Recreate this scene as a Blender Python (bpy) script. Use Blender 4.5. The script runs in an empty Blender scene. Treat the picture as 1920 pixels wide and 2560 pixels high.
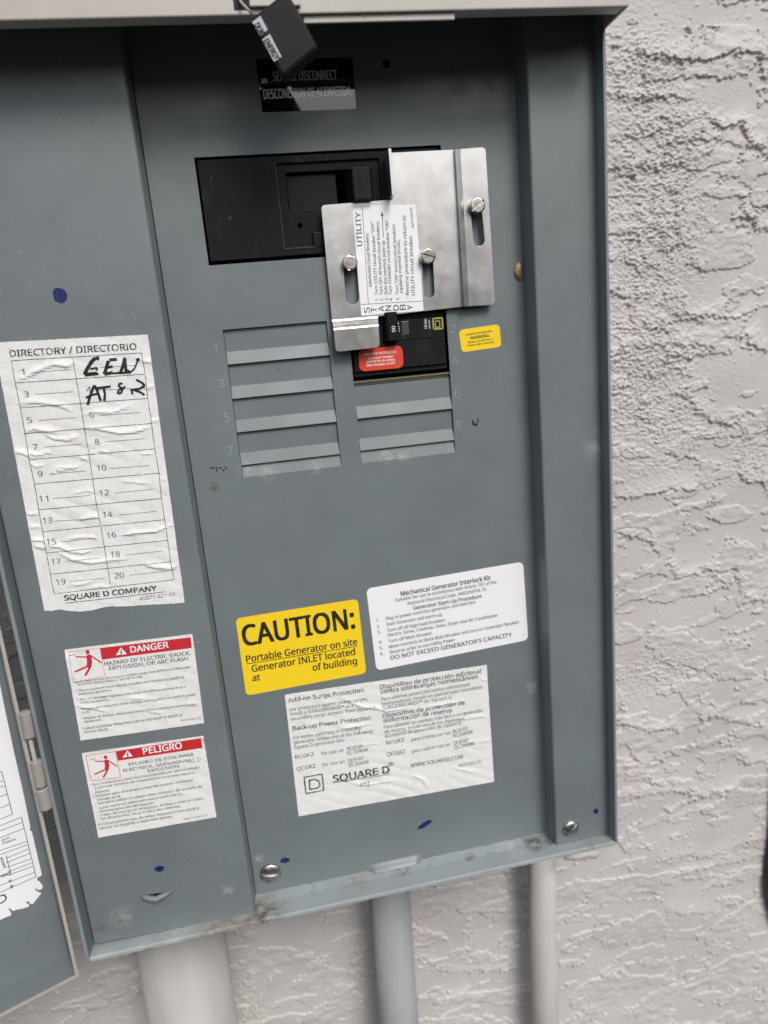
import bpy, bmesh, math, random
import numpy as np
from mathutils import Vector, Matrix
from mathutils.geometry import tessellate_polygon

sc = bpy.context.scene
COL = sc.collection
random.seed(7)
MM = 0.001

# ------------------------------------------------------------------ camera
# world: x right along the wall, y into the wall, z up; the recessed cover of the panel lies at y = 0
F_PX, D0 = 1846.0, 428.5                      # focal length in photo pixels, camera distance in mm
RC = np.array([[0.9800692, 0.08773916, -0.17823077],
               [-0.12616118, 0.96792747, -0.21725508],
               [0.15345268, 0.23541082, 0.95970517]])   # rows: camera right, down, forward in (x, down, into wall)
def w3(v): return Vector((v[0], v[2], -v[1]))
cam = bpy.data.cameras.new('camera'); camo = bpy.data.objects.new('camera', cam); COL.objects.link(camo)
r, d, f = w3(RC[0]), w3(RC[1]), w3(RC[2])
camo.matrix_world = Matrix.Translation((0, -D0*MM, 0)) @ Matrix(((r.x, -d.x, -f.x), (r.y, -d.y, -f.y), (r.z, -d.z, -f.z))).to_4x4()
cam.sensor_fit = 'VERTICAL'; cam.sensor_height = 36; cam.sensor_width = 27
cam.lens = F_PX/2560*36
cam.clip_start = 0.01; cam.clip_end = 200
cam.dof.use_dof = True; cam.dof.focus_distance = 0.412; cam.dof.aperture_fstop = 7.5
sc.camera = camo

# ------------------------------------------------------------------ light
SUN_EL, SUN_AZ = 44.0, 18.0                   # degrees; azimuth to the right of straight out of the wall
sd = Vector((math.sin(math.radians(SUN_AZ))*math.cos(math.radians(SUN_EL)),
             -math.cos(math.radians(SUN_AZ))*math.cos(math.radians(SUN_EL)), math.sin(math.radians(SUN_EL))))
sun = bpy.data.lights.new('sun', 'SUN'); suno = bpy.data.objects.new('sun', sun); COL.objects.link(suno)
sun.energy = 1.25; sun.angle = math.radians(22); sun.color = (1.0, 0.965, 0.92)
suno.rotation_euler = sd.to_track_quat('Z', 'Y').to_euler(); suno.location = sd*3
world = bpy.data.worlds.new('World'); sc.world = world; world.use_nodes = True
wn = world.node_tree; wn.nodes.clear()
def N(nt, t, **kw):
    n = nt.nodes.new(t)
    for k, v in kw.items(): setattr(n, k, v)
    return n
wo = N(wn, 'ShaderNodeOutputWorld'); wb = N(wn, 'ShaderNodeBackground')
sky = N(wn, 'ShaderNodeTexSky', sky_type='NISHITA', sun_disc=False)
sky.sun_elevation = math.radians(SUN_EL); sky.sun_rotation = math.atan2(sd.x, sd.y)
sky.air_density = 1.0; sky.dust_density = 3.0; sky.ozone_density = 1.0
hsv = N(wn, 'ShaderNodeHueSaturation'); hsv.inputs['Saturation'].default_value = 0.32   # thin overcast
wn.links.new(sky.outputs[0], hsv.inputs['Color'])
tc = N(wn, 'ShaderNodeTexCoord'); sx = N(wn, 'ShaderNodeSeparateXYZ'); wn.links.new(tc.outputs['Generated'], sx.inputs[0])
mr = N(wn, 'ShaderNodeMapRange'); mr.inputs['From Min'].default_value = 0.16; mr.inputs['From Max'].default_value = 0.25
wn.links.new(sx.outputs['Z'], mr.inputs['Value'])
gm = N(wn, 'ShaderNodeMix', data_type='RGBA'); gm.inputs[6].default_value = (0.34, 0.325, 0.31, 1)   # ground and the dim surroundings low down
mr2 = N(wn, 'ShaderNodeMapRange'); mr2.inputs['From Min'].default_value = 0.82; mr2.inputs['From Max'].default_value = 0.95   # roof overhang above
mr2.inputs['To Min'].default_value = 1.0; mr2.inputs['To Max'].default_value = 0.25
wn.links.new(sx.outputs['Z'], mr2.inputs['Value'])
mm_ = N(wn, 'ShaderNodeMath', operation='MULTIPLY'); wn.links.new(mr.outputs[0], mm_.inputs[0]); wn.links.new(mr2.outputs[0], mm_.inputs[1])
wn.links.new(mm_.outputs[0], gm.inputs[0]); wn.links.new(hsv.outputs[0], gm.inputs[7])
wn.links.new(gm.outputs[2], wb.inputs['Color']); wb.inputs['Strength'].default_value = 0.095
wn.links.new(wb.outputs[0], wo.inputs['Surface'])
sc.view_settings.view_transform = 'Standard'; sc.view_settings.look = 'None'
sc.view_settings.gamma = 1; sc.view_settings.use_curve_mapping = False
sc.view_settings.exposure = 0.78
sc.render.film_transparent = False

# ------------------------------------------------------------------ geometry helpers (all in mm)
def P(px, py, y=0.0):
    """the point of the plane at depth y that the photo shows at (px, py)"""
    q = RC.T @ np.array([px-960.0, py-1280.0, F_PX]); q = q/q[2]*(D0+y)
    return np.array([q[0], y, -q[1]])
def view(x0, y0, s): return lambda x, y: (x0+x/s, y0+y/s)
ROOTS = {}
def link(name, verts, faces, mat, parent=None, smooth=False, bevel=0, uv=None):
    verts = np.asarray(verts, float)
    c = (verts.min(0)+verts.max(0))/2
    me = bpy.data.meshes.new(name)
    me.from_pydata([tuple(v) for v in (verts-c)*MM], [], [tuple(int(i) for i in q) for q in faces]); me.update()
    o = bpy.data.objects.new(name, me); COL.objects.link(o)
    base = ROOTS[parent] if parent else np.zeros(3)
    o.location = (c-base)*MM
    ROOTS[o] = c
    if parent: o.parent = parent
    me.materials.append(mat)
    if smooth: me.shade_smooth()
    if bevel:
        m = o.modifiers.new('bevel', 'BEVEL'); m.width = bevel*MM; m.segments = 2; m.limit_method = 'ANGLE'; m.angle_limit = math.radians(35); m.harden_normals = False
    return o
def empty(name, label, cat, loc, group=None):
    o = bpy.data.objects.new(name, None); COL.objects.link(o); o.location = Vector(loc)*MM
    o.empty_display_size = 0.02; o['label'] = label; o['category'] = cat; ROOTS[o] = np.array(loc, float)
    if group: o['group'] = group
    return o
def tag(o, label, cat=None, group=None, kind=None):
    if label: o['label'] = label
    if cat: o['category'] = cat
    if group: o['group'] = group
    if kind: o['kind'] = kind
    return o
class MB:
    def __init__(s): s.v, s.f = [], []
    def add(s, v, f):
        n = len(s.v); s.v += [np.asarray(a, float) for a in v]; s.f += [tuple(i+n for i in q) for q in f]
    def box(s, x0, x1, y0, y1, z0, z1):
        s.add([(x, y, z) for x in (x0, x1) for y in (y0, y1) for z in (z0, z1)],
              [(0, 1, 3, 2), (4, 6, 7, 5), (0, 4, 5, 1), (2, 3, 7, 6), (0, 2, 6, 4), (1, 5, 7, 3)])
    def hexa(s, front, back):                 # two quads, front seen counter clockwise
        s.add(list(front)+list(back), [(0, 1, 2, 3), (7, 6, 5, 4)]+[(i, i+4, (i+1) % 4+4, (i+1) % 4) for i in range(4)])
    def prism(s, outer, yf, yb, holes=()):    # outlines as (x, z) in mm
        loops = [list(outer)]+[list(h) for h in holes]
        tris = tessellate_polygon([[Vector((p[0], p[1], 0)) for p in l] for l in loops])
        pts = [p for l in loops for p in l]; n = len(pts)
        v = [(p[0], yf, p[1]) for p in pts]+[(p[0], yb, p[1]) for p in pts]
        fs = [tuple(t) for t in tris]+[tuple(i+n for i in reversed(t)) for t in tris]
        k = 0
        for l in loops:
            m = len(l)
            for i in range(m): a, b = k+i, k+(i+1) % m; fs.append((a, b, b+n, a+n))
            k += m
        s.add(v, fs)
    def tube(s, pts, rad, seg=10, cap=True):
        pts = [np.asarray(p, float) for p in pts]; base = len(s.v)
        rad = rad if hasattr(rad, '__len__') else [rad]*len(pts)
        up = np.array([0.3, 0.2, 0.93])
        for i, p in enumerate(pts):
            t = pts[min(i+1, len(pts)-1)]-pts[max(i-1, 0)]; t = t/np.linalg.norm(t)
            if abs(t @ up) > 0.9: u0 = np.array([1.0, 0.1, 0])
            else: u0 = up
            u = np.cross(t, u0); u /= np.linalg.norm(u); w = np.cross(t, u)
            for k in range(seg):
                a = 2*math.pi*k/seg; s.v.append(p+rad[i]*(u*math.cos(a)+w*math.sin(a)))
        for i in range(len(pts)-1):
            for k in range(seg):
                a = base+i*seg+k; b = base+i*seg+(k+1) % seg; s.f.append((a, b, b+seg, a+seg))
        if cap:
            s.f.append(tuple(base+k for k in reversed(range(seg)))); s.f.append(tuple(base+(len(pts)-1)*seg+k for k in range(seg)))
    def build(s, name, mat, parent=None, smooth=False, bevel=0, fix=True):
        o = link(name, s.v, s.f, mat, parent, smooth, bevel)
        if fix:
            bm = bmesh.new(); bm.from_mesh(o.data); bmesh.ops.recalc_face_normals(bm, faces=bm.faces[:]); bm.to_mesh(o.data); bm.free()
        return o
def poly(V, pts, y): return [(P(*V(*p), y)[0], P(*V(*p), y)[2]) for p in pts]
def rounded(pts, radii, n=6):
    out = []; m = len(pts); pts = [np.asarray(p, float) for p in pts]
    if not hasattr(radii, '__len__'): radii = [radii]*m
    for i in range(m):
        a, b, c = pts[i-1], pts[i], pts[(i+1) % m]; r_ = radii[i]
        if r_ <= 0: out.append(tuple(b)); continue
        u = (a-b)/np.linalg.norm(a-b); w = (c-b)/np.linalg.norm(c-b)
        ang = math.acos(max(-1, min(1, u @ w))); t = r_/math.tan(ang/2)
        t = min(t, np.linalg.norm(a-b)*0.48, np.linalg.norm(c-b)*0.48); rr = t*math.tan(ang/2)
        cen = b+(u+w)/np.linalg.norm(u+w)*(rr/math.sin(ang/2))
        p0, p1 = b+u*t-cen, b+w*t-cen
        a0 = math.atan2(p0[1], p0[0]); da = math.atan2(p1[1], p1[0])-a0
        while da > math.pi: da -= 2*math.pi
        while da < -math.pi: da += 2*math.pi
        out += [tuple(cen+rr*np.array([math.cos(a0+da*k/n), math.sin(a0+da*k/n)])) for k in range(n+1)]
    return out
def capsule(a, b, r_, n=8):
    a, b = np.asarray(a, float), np.asarray(b, float); t = (b-a)/np.linalg.norm(b-a); base = math.atan2(t[1], t[0])
    return [tuple(b+r_*np.array([math.cos(base-math.pi/2+math.pi*k/n), math.sin(base-math.pi/2+math.pi*k/n)])) for k in range(n+1)] + \
           [tuple(a+r_*np.array([math.cos(base+math.pi/2+math.pi*k/n), math.sin(base+math.pi/2+math.pi*k/n)])) for k in range(n+1)]
def circle(c, r_, n=20): return [(c[0]+r_*math.cos(2*math.pi*k/n), c[1]+r_*math.sin(2*math.pi*k/n)) for k in range(n)]

# ------------------------------------------------------------------ materials
def mat(name, base, rough=0.5, metal=0.0, spec=0.5):
    m = bpy.data.materials.new(name); m.use_nodes = True
    b = m.node_tree.nodes['Principled BSDF']
    b.inputs['Base Color'].default_value = (*base, 1); b.inputs['Roughness'].default_value = rough
    b.inputs['Metallic'].default_value = metal; b.inputs['Specular IOR Level'].default_value = spec
    return m
def nodes(m): return m.node_tree, m.node_tree.nodes['Principled BSDF']
def pos(nt): return N(nt, 'ShaderNodeNewGeometry').outputs['Position']
def noise(nt, scale, detail=3, rough=0.5, stretch=None, offset=0.0):
    n = N(nt, 'ShaderNodeTexNoise'); n.inputs['Scale'].default_value = scale; n.inputs['Detail'].default_value = detail; n.inputs['Roughness'].default_value = rough
    src = pos(nt)
    mp = N(nt, 'ShaderNodeMapping'); mp.inputs['Scale'].default_value = stretch or (1, 1, 1); mp.inputs['Location'].default_value = (offset, offset*1.7, offset*0.6)
    nt.links.new(src, mp.inputs[0]); nt.links.new(mp.outputs[0], n.inputs['Vector'])
    return n.outputs['Fac']
def ramp(nt, fac, lo, hi, a=0.0, b=1.0):
    n = N(nt, 'ShaderNodeMapRange'); n.interpolation_type = 'SMOOTHSTEP'
    n.inputs['From Min'].default_value = lo; n.inputs['From Max'].default_value = hi; n.inputs['To Min'].default_value = a; n.inputs['To Max'].default_value = b
    nt.links.new(fac, n.inputs['Value']); return n.outputs[0]
def mul(nt, a, b):
    n = N(nt, 'ShaderNodeMath', operation='MULTIPLY')
    for i, v in enumerate((a, b)):
        if isinstance(v, (int, float)): n.inputs[i].default_value = v
        else: nt.links.new(v, n.inputs[i])
    return n.outputs[0]
def mix(nt, fac, a, b, mode='MIX'):
    n = N(nt, 'ShaderNodeMix', data_type='RGBA', blend_type=mode)
    for i, v in ((0, fac), (6, a), (7, b)):
        if isinstance(v, (int, float)): n.inputs[i].default_value = v
        elif isinstance(v, tuple): n.inputs[i].default_value = (*v, 1)
        else: nt.links.new(v, n.inputs[i])
    return n.outputs[2]
def bump(nt, b, height, dist, strength=1.0):
    n = N(nt, 'ShaderNodeBump'); n.inputs['Distance'].default_value = dist*MM; n.inputs['Strength'].default_value = strength
    nt.links.new(height, n.inputs['Height']); nt.links.new(n.outputs[0], b.inputs['Normal'])
def near(nt, p, rad):                          # 1 at the stain's middle, 0 at its rim
    n = N(nt, 'ShaderNodeVectorMath', operation='DISTANCE'); nt.links.new(pos(nt), n.inputs[0]); n.inputs[1].default_value = tuple(np.asarray(p)*MM)
    return ramp(nt, n.outputs['Value'], rad*MM, rad*0.15*MM)

def paint(name, base, smudges=(), rough=0.42, grime=0.5):
    m = mat(name, base, rough); nt, b = nodes(m)
    dark = tuple(c*0.93 for c in base); light = tuple(min(1, c*1.06) for c in base)
    c = mix(nt, ramp(nt, noise(nt, 22, 4, 0.6), 0.3, 0.7), dark, light)
    c = mix(nt, ramp(nt, noise(nt, 7, 3, 0.6, (1, 1, 0.35), 3.1), 0.35, 0.75, 0.0, 0.35), c, tuple(k*0.85 for k in (base[0]*1.05, base[1], base[2])))
    c = mix(nt, ramp(nt, noise(nt, 480, 2, 0.5), 0.70, 0.77, 0, 0.42), c, (0.42, 0.42, 0.40))       # pale dust specks
    c = mix(nt, ramp(nt, noise(nt, 300, 2, 0.5, None, 5.0), 0.735, 0.79, 0, 0.7), c, (0.03, 0.03, 0.03))  # dark specks
    c = mix(nt, ramp(nt, noise(nt, 60, 6, 0.75, (1, 1, 0.25), 9.0), 0.60, 0.80, 0, 0.25*grime), c, (0.33, 0.34, 0.33))
    c = mix(nt, ramp(nt, noise(nt, 1100, 2, 0.6, None, 12), 0.35, 0.65, 0, 0.10), c, tuple(k*0.72 for k in base))
    c = mix(nt, ramp(nt, noise(nt, 42, 5, 0.75, (6, 6, 0.5), 21), 0.68, 0.76, 0, 0.22*grime), c, (0.34, 0.35, 0.35))
    for (p, rad, col, amt, sc_) in smudges:
        k = mul(nt, near(nt, p, rad), ramp(nt, noise(nt, sc_, 5, 0.7, None, p[0]), 0.38, 0.62, 0, amt))
        c = mix(nt, k, c, col)
    nt.links.new(c, b.inputs['Base Color'])
    nt.links.new(ramp(nt, noise(nt, 35, 4, 0.6, None, 2.0), 0.3, 0.7, rough-0.07, rough+0.1), b.inputs['Roughness'])
    bump(nt, b, noise(nt, 1500, 2), 0.035, 0.6)
    bn = b.inputs['Normal'].links[0].from_node; b2 = N(nt, 'ShaderNodeBump'); b2.inputs['Distance'].default_value = 0.9*MM; b2.inputs['Strength'].default_value = 0.5
    nt.links.new(noise(nt, 16, 2, 0.5, (1, 1, 0.6), 30), b2.inputs['Height']); nt.links.new(b2.outputs[0], bn.inputs['Normal'])   # slight dents in the sheet
    return m
GREY = (0.152, 0.177, 0.186)
CHALK, RUST, SOIL = (0.42, 0.43, 0.42), (0.125, 0.08, 0.05), (0.06, 0.05, 0.04)
SM = [(P(305, 2290, -16), 11, CHALK, 0.4, 330), (P(250, 2320, -16), 7, RUST, 0.5, 220), (P(570, 2225, -16), 6, CHALK, 0.5, 420),
      (P(648, 2150, -2), 5, CHALK, 0.8, 420), (P(1140, 205, 0), 14, (0.10, 0.10, 0.075), 0.9, 90), (P(1235, 215, 0), 12, (0.12, 0.11, 0.07), 0.9, 120),
      (P(615, 1170, 0), 7, CHALK, 0.35, 420), (P(670, 1180, 0), 8, CHALK, 0.3, 420), (P(790, 1170, 0), 7, CHALK, 0.25, 420), (P(965, 1142, 0), 6, CHALK, 0.45, 480), (P(1010, 1142, 0), 5, CHALK, 0.45, 480),
      (P(1330, 1720, 0), 6, CHALK, 0.8, 150), (P(1500, 1110, -16), 14, CHALK, 0.4, 130), (P(535, 1216, 0), 4.0, (0.13, 0.07, 0.03), 1.0, 260)]
M_PAINT = paint('grey_enamel', GREY, SM)
M_RAISED = paint('lit_relief_enamel', (0.25, 0.285, 0.295), (), 0.4, 0.2)  # paler than the cover: light caught by the raised digits, put into the colour
M_HINGE = paint('hinge_enamel', (0.30, 0.29, 0.265), (), 0.55, 1.6)
M_LIP = paint('weathered_enamel', (0.30, 0.335, 0.35), [
    (P(640, 2300, -20), 30, RUST, 1.0, 110), (P(420, 2380, -20), 34, CHALK, 0.9, 120), (P(560, 2330, -24), 30, (0.24, 0.175, 0.11), 0.8, 240),
    (P(1330, 2110, -8), 13, SOIL, 1.0, 170), (P(1370, 2105, -8), 9, SOIL, 1.0, 200), (P(1280, 2115, -8), 18, CHALK, 0.6, 140), (P(1010, 2190, -8), 9, SOIL, 0.95, 220),
    (P(1080, 2185, -8), 7, (0.2, 0.1, 0.06), 0.95, 240), (P(1175, 2145, -8), 6, SOIL, 0.95, 240), (P(900, 2225, -6), 22, (0.22, 0.14, 0.08), 0.5, 260), (P(1470, 2120, -24), 14, (0.25, 0.19, 0.1), 0.7, 200),
    (P(250, 2395, -24), 12, CHALK, 0.8, 150)], 0.5, 1.2)
M_RIM = paint('rim_enamel', (0.20, 0.235, 0.245), (), 0.45, 1.0)
M_BEIGE = paint('beige_enamel', (0.46, 0.435, 0.40), (), 0.45, 0.4)
M_CREAM = paint('cream_enamel', (0.38, 0.36, 0.315), (), 0.6, 1.6)
M_BLACK = mat('black_plastic', (0.016, 0.016, 0.018), 0.5, 0, 0.13)
nt, b = nodes(M_BLACK)
c = mix(nt, ramp(nt, noise(nt, 55, 6, 0.72, (1, 1, 0.5)), 0.5, 0.78, 0, 0.5), (0.0095, 0.0095, 0.011), (0.026, 0.027, 0.030))
c = mix(nt, ramp(nt, noise(nt, 420, 3, 0.6, (1, 1, 0.4), 4), 0.64, 0.76, 0, 0.5), c, (0.10, 0.10, 0.10))
nt.links.new(c, b.inputs['Base Color']); bump(nt, b, noise(nt, 900, 3), 0.04, 0.5)
M_BLACK2 = mat('satin_black', (0.006, 0.006, 0.007), 0.4, 0, 0.2)
M_SLIDER = mat('charcoal_plastic', (0.015, 0.0155, 0.017), 0.55, 0, 0.12)
M_TAG = mat('dusty_black_plastic', (0.02, 0.019, 0.018), 0.5, 0, 0.15)
nt, b = nodes(M_TAG)
c = mix(nt, ramp(nt, noise(nt, 70, 6, 0.75, (1, 1, 0.6), 1.0), 0.52, 0.8, 0, 0.7), (0.010, 0.0095, 0.0095), (0.075, 0.07, 0.065))
nt.links.new(c, b.inputs['Base Color'])
M_STEEL = mat('stainless', (0.66, 0.65, 0.63), 0.4, 1.0)
nt, b = nodes(M_STEEL)
c = mix(nt, ramp(nt, noise(nt, 40, 5, 0.65), 0.35, 0.7), (0.57, 0.565, 0.555), (0.68, 0.67, 0.66))
c = mix(nt, ramp(nt, noise(nt, 350, 3, 0.6, (1, 1, 0.3), 8), 0.68, 0.78, 0, 0.4), c, (0.35, 0.34, 0.32))
nt.links.new(c, b.inputs['Base Color'])
nt.links.new(ramp(nt, noise(nt, 60, 5, 0.7, (1, 1, 1), 6), 0.3, 0.75, 0.30, 0.41), b.inputs['Roughness'])
bump(nt, b, noise(nt, 90, 4, 0.7, (14, 1, 0.5)), 0.012, 0.5)
M_NICKEL = mat('nickel_screw', (0.66, 0.63, 0.58), 0.3, 1.0)
nt, b = nodes(M_NICKEL)
nt.links.new(mix(nt, ramp(nt, noise(nt, 400, 4, 0.7), 0.4, 0.7), (0.72, 0.69, 0.64), (0.42, 0.40, 0.37)), b.inputs['Base Color']); bump(nt, b, noise(nt, 900, 2), 0.06, 0.5)
M_SCREW = mat('zinc_screw', (0.42, 0.42, 0.42), 0.36, 1.0)
nt, b = nodes(M_SCREW)
nt.links.new(mix(nt, ramp(nt, noise(nt, 300, 4, 0.7, None, 2), 0.45, 0.7), (0.48, 0.48, 0.48), (0.2, 0.18, 0.15)), b.inputs['Base Color'])
M_BRASS = mat('rusty_brass', (0.36, 0.27, 0.16), 0.42, 0.3)
nt, b = nodes(M_BRASS); nt.links.new(mix(nt, ramp(nt, noise(nt, 260, 4, 0.7), 0.4, 0.65), (0.42, 0.32, 0.19), (0.17, 0.105, 0.05)), b.inputs['Base Color'])
M_GOLD = mat('rail_metal', (0.50, 0.46, 0.33), 0.38, 1.0)
def paper(name, base, stain=0.5, rough=0.5, crinkle=0.05):
    m = mat(name, base, rough); nt, b = nodes(m)
    c = mix(nt, ramp(nt, noise(nt, 90, 5, 0.7), 0.45, 0.8, 0, 0.5*stain), base, tuple(k*q for k, q in zip(base, (0.80, 0.78, 0.74))))
    c = mix(nt, ramp(nt, noise(nt, 900, 3, 0.6, None, 3), 0.5, 0.75, 0, 0.45*stain), c, tuple(k*0.6 for k in base))
    nt.links.new(c, b.inputs['Base Color']); bump(nt, b, noise(nt, 380, 4, 0.6), crinkle, 0.7); return m
M_PAPER = paper('aged_label', (0.74, 0.74, 0.735), 1.0, 0.5, 0.12)
M_WHITE = paper('white_vinyl', (0.80, 0.805, 0.83), 0.12, 0.4, 0.02)
M_YELLOW = paper('yellow_vinyl', (0.85, 0.60, 0.018), 0.12, 0.4, 0.02)
M_RED = paper('red_vinyl', (0.62, 0.055, 0.028), 0.12, 0.4, 0.02)
M_REDINK = mat('red_ink', (0.52, 0.022, 0.03), 0.5)
M_GLOSS = mat('glossy_black_vinyl', (0.006, 0.006, 0.008), 0.06, 0, 0.9)
nt, b = nodes(M_GLOSS); nt.links.new(ramp(nt, noise(nt, 60, 4, 0.6), 0.4, 0.7, 0.03, 0.10), b.inputs['Roughness']); bump(nt, b, noise(nt, 45, 3), 0.12, 0.35)
M_INK = mat('black_ink', (0.012, 0.012, 0.013), 0.5)
def worn(name, a, bcol, lo, hi, s=700):
    m = mat(name, a, 0.55); nt, b = nodes(m)
    nt.links.new(mix(nt, ramp(nt, noise(nt, s, 4, 0.65), lo, hi), a, bcol), b.inputs['Base Color']); return m
M_WORN = worn('worn_ink', (0.022, 0.022, 0.024), (0.45, 0.45, 0.45), 0.50, 0.66)
M_GREYINK = worn('grey_ink', (0.10, 0.10, 0.105), (0.42, 0.42, 0.42), 0.5, 0.7)
M_BLUEGREY = mat('slate_ink', (0.03, 0.033, 0.045), 0.5)
M_WHITEINK = mat('white_ink', (0.78, 0.78, 0.80), 0.5)
M_OLIVE = mat('olive_ink', (0.33, 0.36, 0.06), 0.5)
M_MARKER = worn('blue_marker', (0.005, 0.007, 0.09), (0.035, 0.05, 0.16), 0.5, 0.72, 500)
M_PIPE = mat('painted_pipe', (0.42, 0.41, 0.40), 0.7, 0, 0.3)
nt, b = nodes(M_PIPE)
c = mix(nt, ramp(nt, noise(nt, 30, 5, 0.6, (1, 1, 0.3)), 0.35, 0.7), (0.42, 0.41, 0.395), (0.36, 0.35, 0.34))
c = mix(nt, ramp(nt, noise(nt, 70, 4, 0.6, None, 7), 0.66, 0.74, 0, 0.6), c, (0.22, 0.19, 0.16)); nt.links.new(c, b.inputs['Base Color'])
M_PIPE2 = mat('grey_conduit', (0.34, 0.36, 0.38), 0.6, 0, 0.3)
nt, b = nodes(M_PIPE2)
c = mix(nt, ramp(nt, noise(nt, 30, 5, 0.6, (1, 1, 0.3)), 0.35, 0.7), (0.31, 0.315, 0.32), (0.25, 0.255, 0.262)); nt.links.new(c, b.inputs['Base Color'])
M_STUCCO = mat('painted_stucco', (0.50, 0.48, 0.465), 0.62)
nt, b = nodes(M_STUCCO)
c = mix(nt, ramp(nt, noise(nt, 14, 4, 0.6), 0.3, 0.7), (0.455, 0.438, 0.425), (0.51, 0.491, 0.477))
c = mix(nt, ramp(nt, noise(nt, 260, 3, 0.6, None, 4), 0.66, 0.75, 0, 0.25), c, (0.30, 0.28, 0.27)); nt.links.new(c, b.inputs['Base Color'])
bump(nt, b, noise(nt, 800, 4, 0.6), 0.16, 0.7)

# ------------------------------------------------------------------ ink: text and lines laid on a label
_tc = {}
try:                                           # Blender's own interface font is closest to the stickers' sans; the built-in one otherwise
    import os
    FONT = bpy.data.fonts.load(os.path.join(bpy.utils.resource_path('LOCAL'), 'datafiles', 'fonts', 'NotoSansHebrew-Regular.woff2'))
except Exception:
    FONT = None
def glyphs(s, bold):
    k = (s, bold)
    if k not in _tc:
        cu = bpy.data.curves.new('t', 'FONT'); cu.body = s; cu.size = 1; cu.offset = 0
        if FONT: cu.font = FONT
        cu.resolution_u = 3; cu.fill_mode = 'FRONT'
        o = bpy.data.objects.new('t', cu); COL.objects.link(o)
        dg = bpy.context.evaluated_depsgraph_get(); me = bpy.data.meshes.new_from_object(o.evaluated_get(dg))
        v = np.zeros(len(me.vertices)*3); me.vertices.foreach_get('co', v); v = v.reshape(-1, 3)[:, :2]
        fs = [tuple(p.vertices) for p in me.polygons]
        bpy.data.objects.remove(o); bpy.data.curves.remove(cu); bpy.data.meshes.remove(me)
        _tc[k] = (v, fs)
    return _tc[k]
_cap = [None]
def cap_h():
    if _cap[0] is None:
        v, _ = glyphs('H', 0.0); _cap[0] = v[:, 1].max()-v[:, 1].min()
    return _cap[0]
class Ink:
    def __init__(s, V, y, surf=None, lift=0.07): s.V, s.y, s.surf, s.lift, s.mb = V, y, surf, lift, MB()
    def put(s, xz):
        xz = np.asarray(xz, float)
        h = s.surf(xz[:, 0], xz[:, 1]) if s.surf else np.zeros(len(xz))
        return [(x, s.y-s.lift-q, z) for (x, z), q in zip(xz, h)]
    def p2(s, x, y): q = P(*s.V(x, y), s.y); return np.array([q[0], q[2]])
    def text(s, t, ax, ay, bx, by, cap, bold=0.0):
        bold = bold if bold > 0.012 else 0.011
        v, fs = glyphs(t, 0.0)
        if not len(v): return
        A, B = s.p2(ax, ay), s.p2(bx, by); L = np.linalg.norm(B-A); e = (B-A)/L; n = np.array([-e[1], e[0]])
        q = np.array([bx-ax, by-ay], float); q /= np.linalg.norm(q); up = np.array([q[1], -q[0]])
        ch = np.linalg.norm(s.p2(ax+up[0]*cap, ay+up[1]*cap)-A)
        x0, x1 = v[:, 0].min(), v[:, 0].max()
        xz = A+np.outer((v[:, 0]-x0)*(L/(x1-x0)), e)+np.outer(v[:, 1]*(ch/cap_h()), n)
        w = bold*ch/cap_h(); l0 = s.lift       # heavier weights: the letters printed again a hair apart
        for i, (dx, dz) in enumerate([(0, 0)] if w == 0 else [(-w, 0), (w, 0)] if bold < 0.012 else [(-w, -w*0.7), (w, -w*0.7), (-w, w*0.7), (w, w*0.7)]):
            s.lift = l0+0.006*i
            s.mb.add(s.put(xz+e*dx+n*dz), fs)
        s.lift = l0
    def line(s, pts, w):                       # w in view pixels
        pts = [s.p2(*p) for p in pts]; a0 = s.p2(0, 0); k = np.linalg.norm(s.p2(10, 0)-a0)/10; w = w*k/2
        for a, b_ in zip(pts[:-1], pts[1:]):
            L = np.linalg.norm(b_-a)
            if L < 1e-6: continue
            e = (b_-a)/L; n = np.array([-e[1], e[0]])*w; m = max(1, int(L/1.2)) if s.surf else 1
            pl = []
            for i in range(m+1):
                c_ = a+(b_-a)*i/m; pl += [c_-n, c_+n]
            s.mb.add(s.put(pl), [(2*i, 2*i+2, 2*i+3, 2*i+1) for i in range(m)])
    def fill(s, pts):
        pl = [s.p2(*p) for p in pts]; tr = tessellate_polygon([[Vector((p[0], p[1], 0)) for p in pl]]); s.mb.add(s.put(pl), [tuple(t) for t in tr])
    def band(s, quad, n=24):                   # a filled quad, subdivided to follow the surface
        a, b_, c_, d_ = [s.p2(*p) for p in quad]; pl = []
        m = 6
        for j in range(m+1):
            for i in range(n+1):
                u, v = i/n, j/m; pl.append((a*(1-u)+b_*u)*(1-v)+(d_*(1-u)+c_*u)*v)
        s.mb.add(s.put(pl), [(j*(n+1)+i, j*(n+1)+i+1, (j+1)*(n+1)+i+1, (j+1)*(n+1)+i) for j in range(m) for i in range(n)])
    def build(s, name, m, parent):
        # face everything to the viewer
        vs = s.mb.v; fs = []
        for q in s.mb.f:
            a, b_, c_ = vs[q[0]], vs[q[1]], vs[q[2]]
            fs.append(q if ((b_[0]-a[0])*(c_[2]-a[2])-(b_[2]-a[2])*(c_[0]-a[0])) > 0 else tuple(reversed(q)))
        return link(name, vs, fs, m, parent)
def sticker(name, V, corners, y, m, parent, r_px=0, thick=0.15):
    pts = poly(V, corners, y); k = abs(P(*V(10, 0), y)[0]-P(*V(0, 0), y)[0])/10
    mb = MB(); mb.prism(rounded(pts, r_px*k) if r_px else pts, y-thick, y+0.02); return mb.build(name, m, parent)
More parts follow.
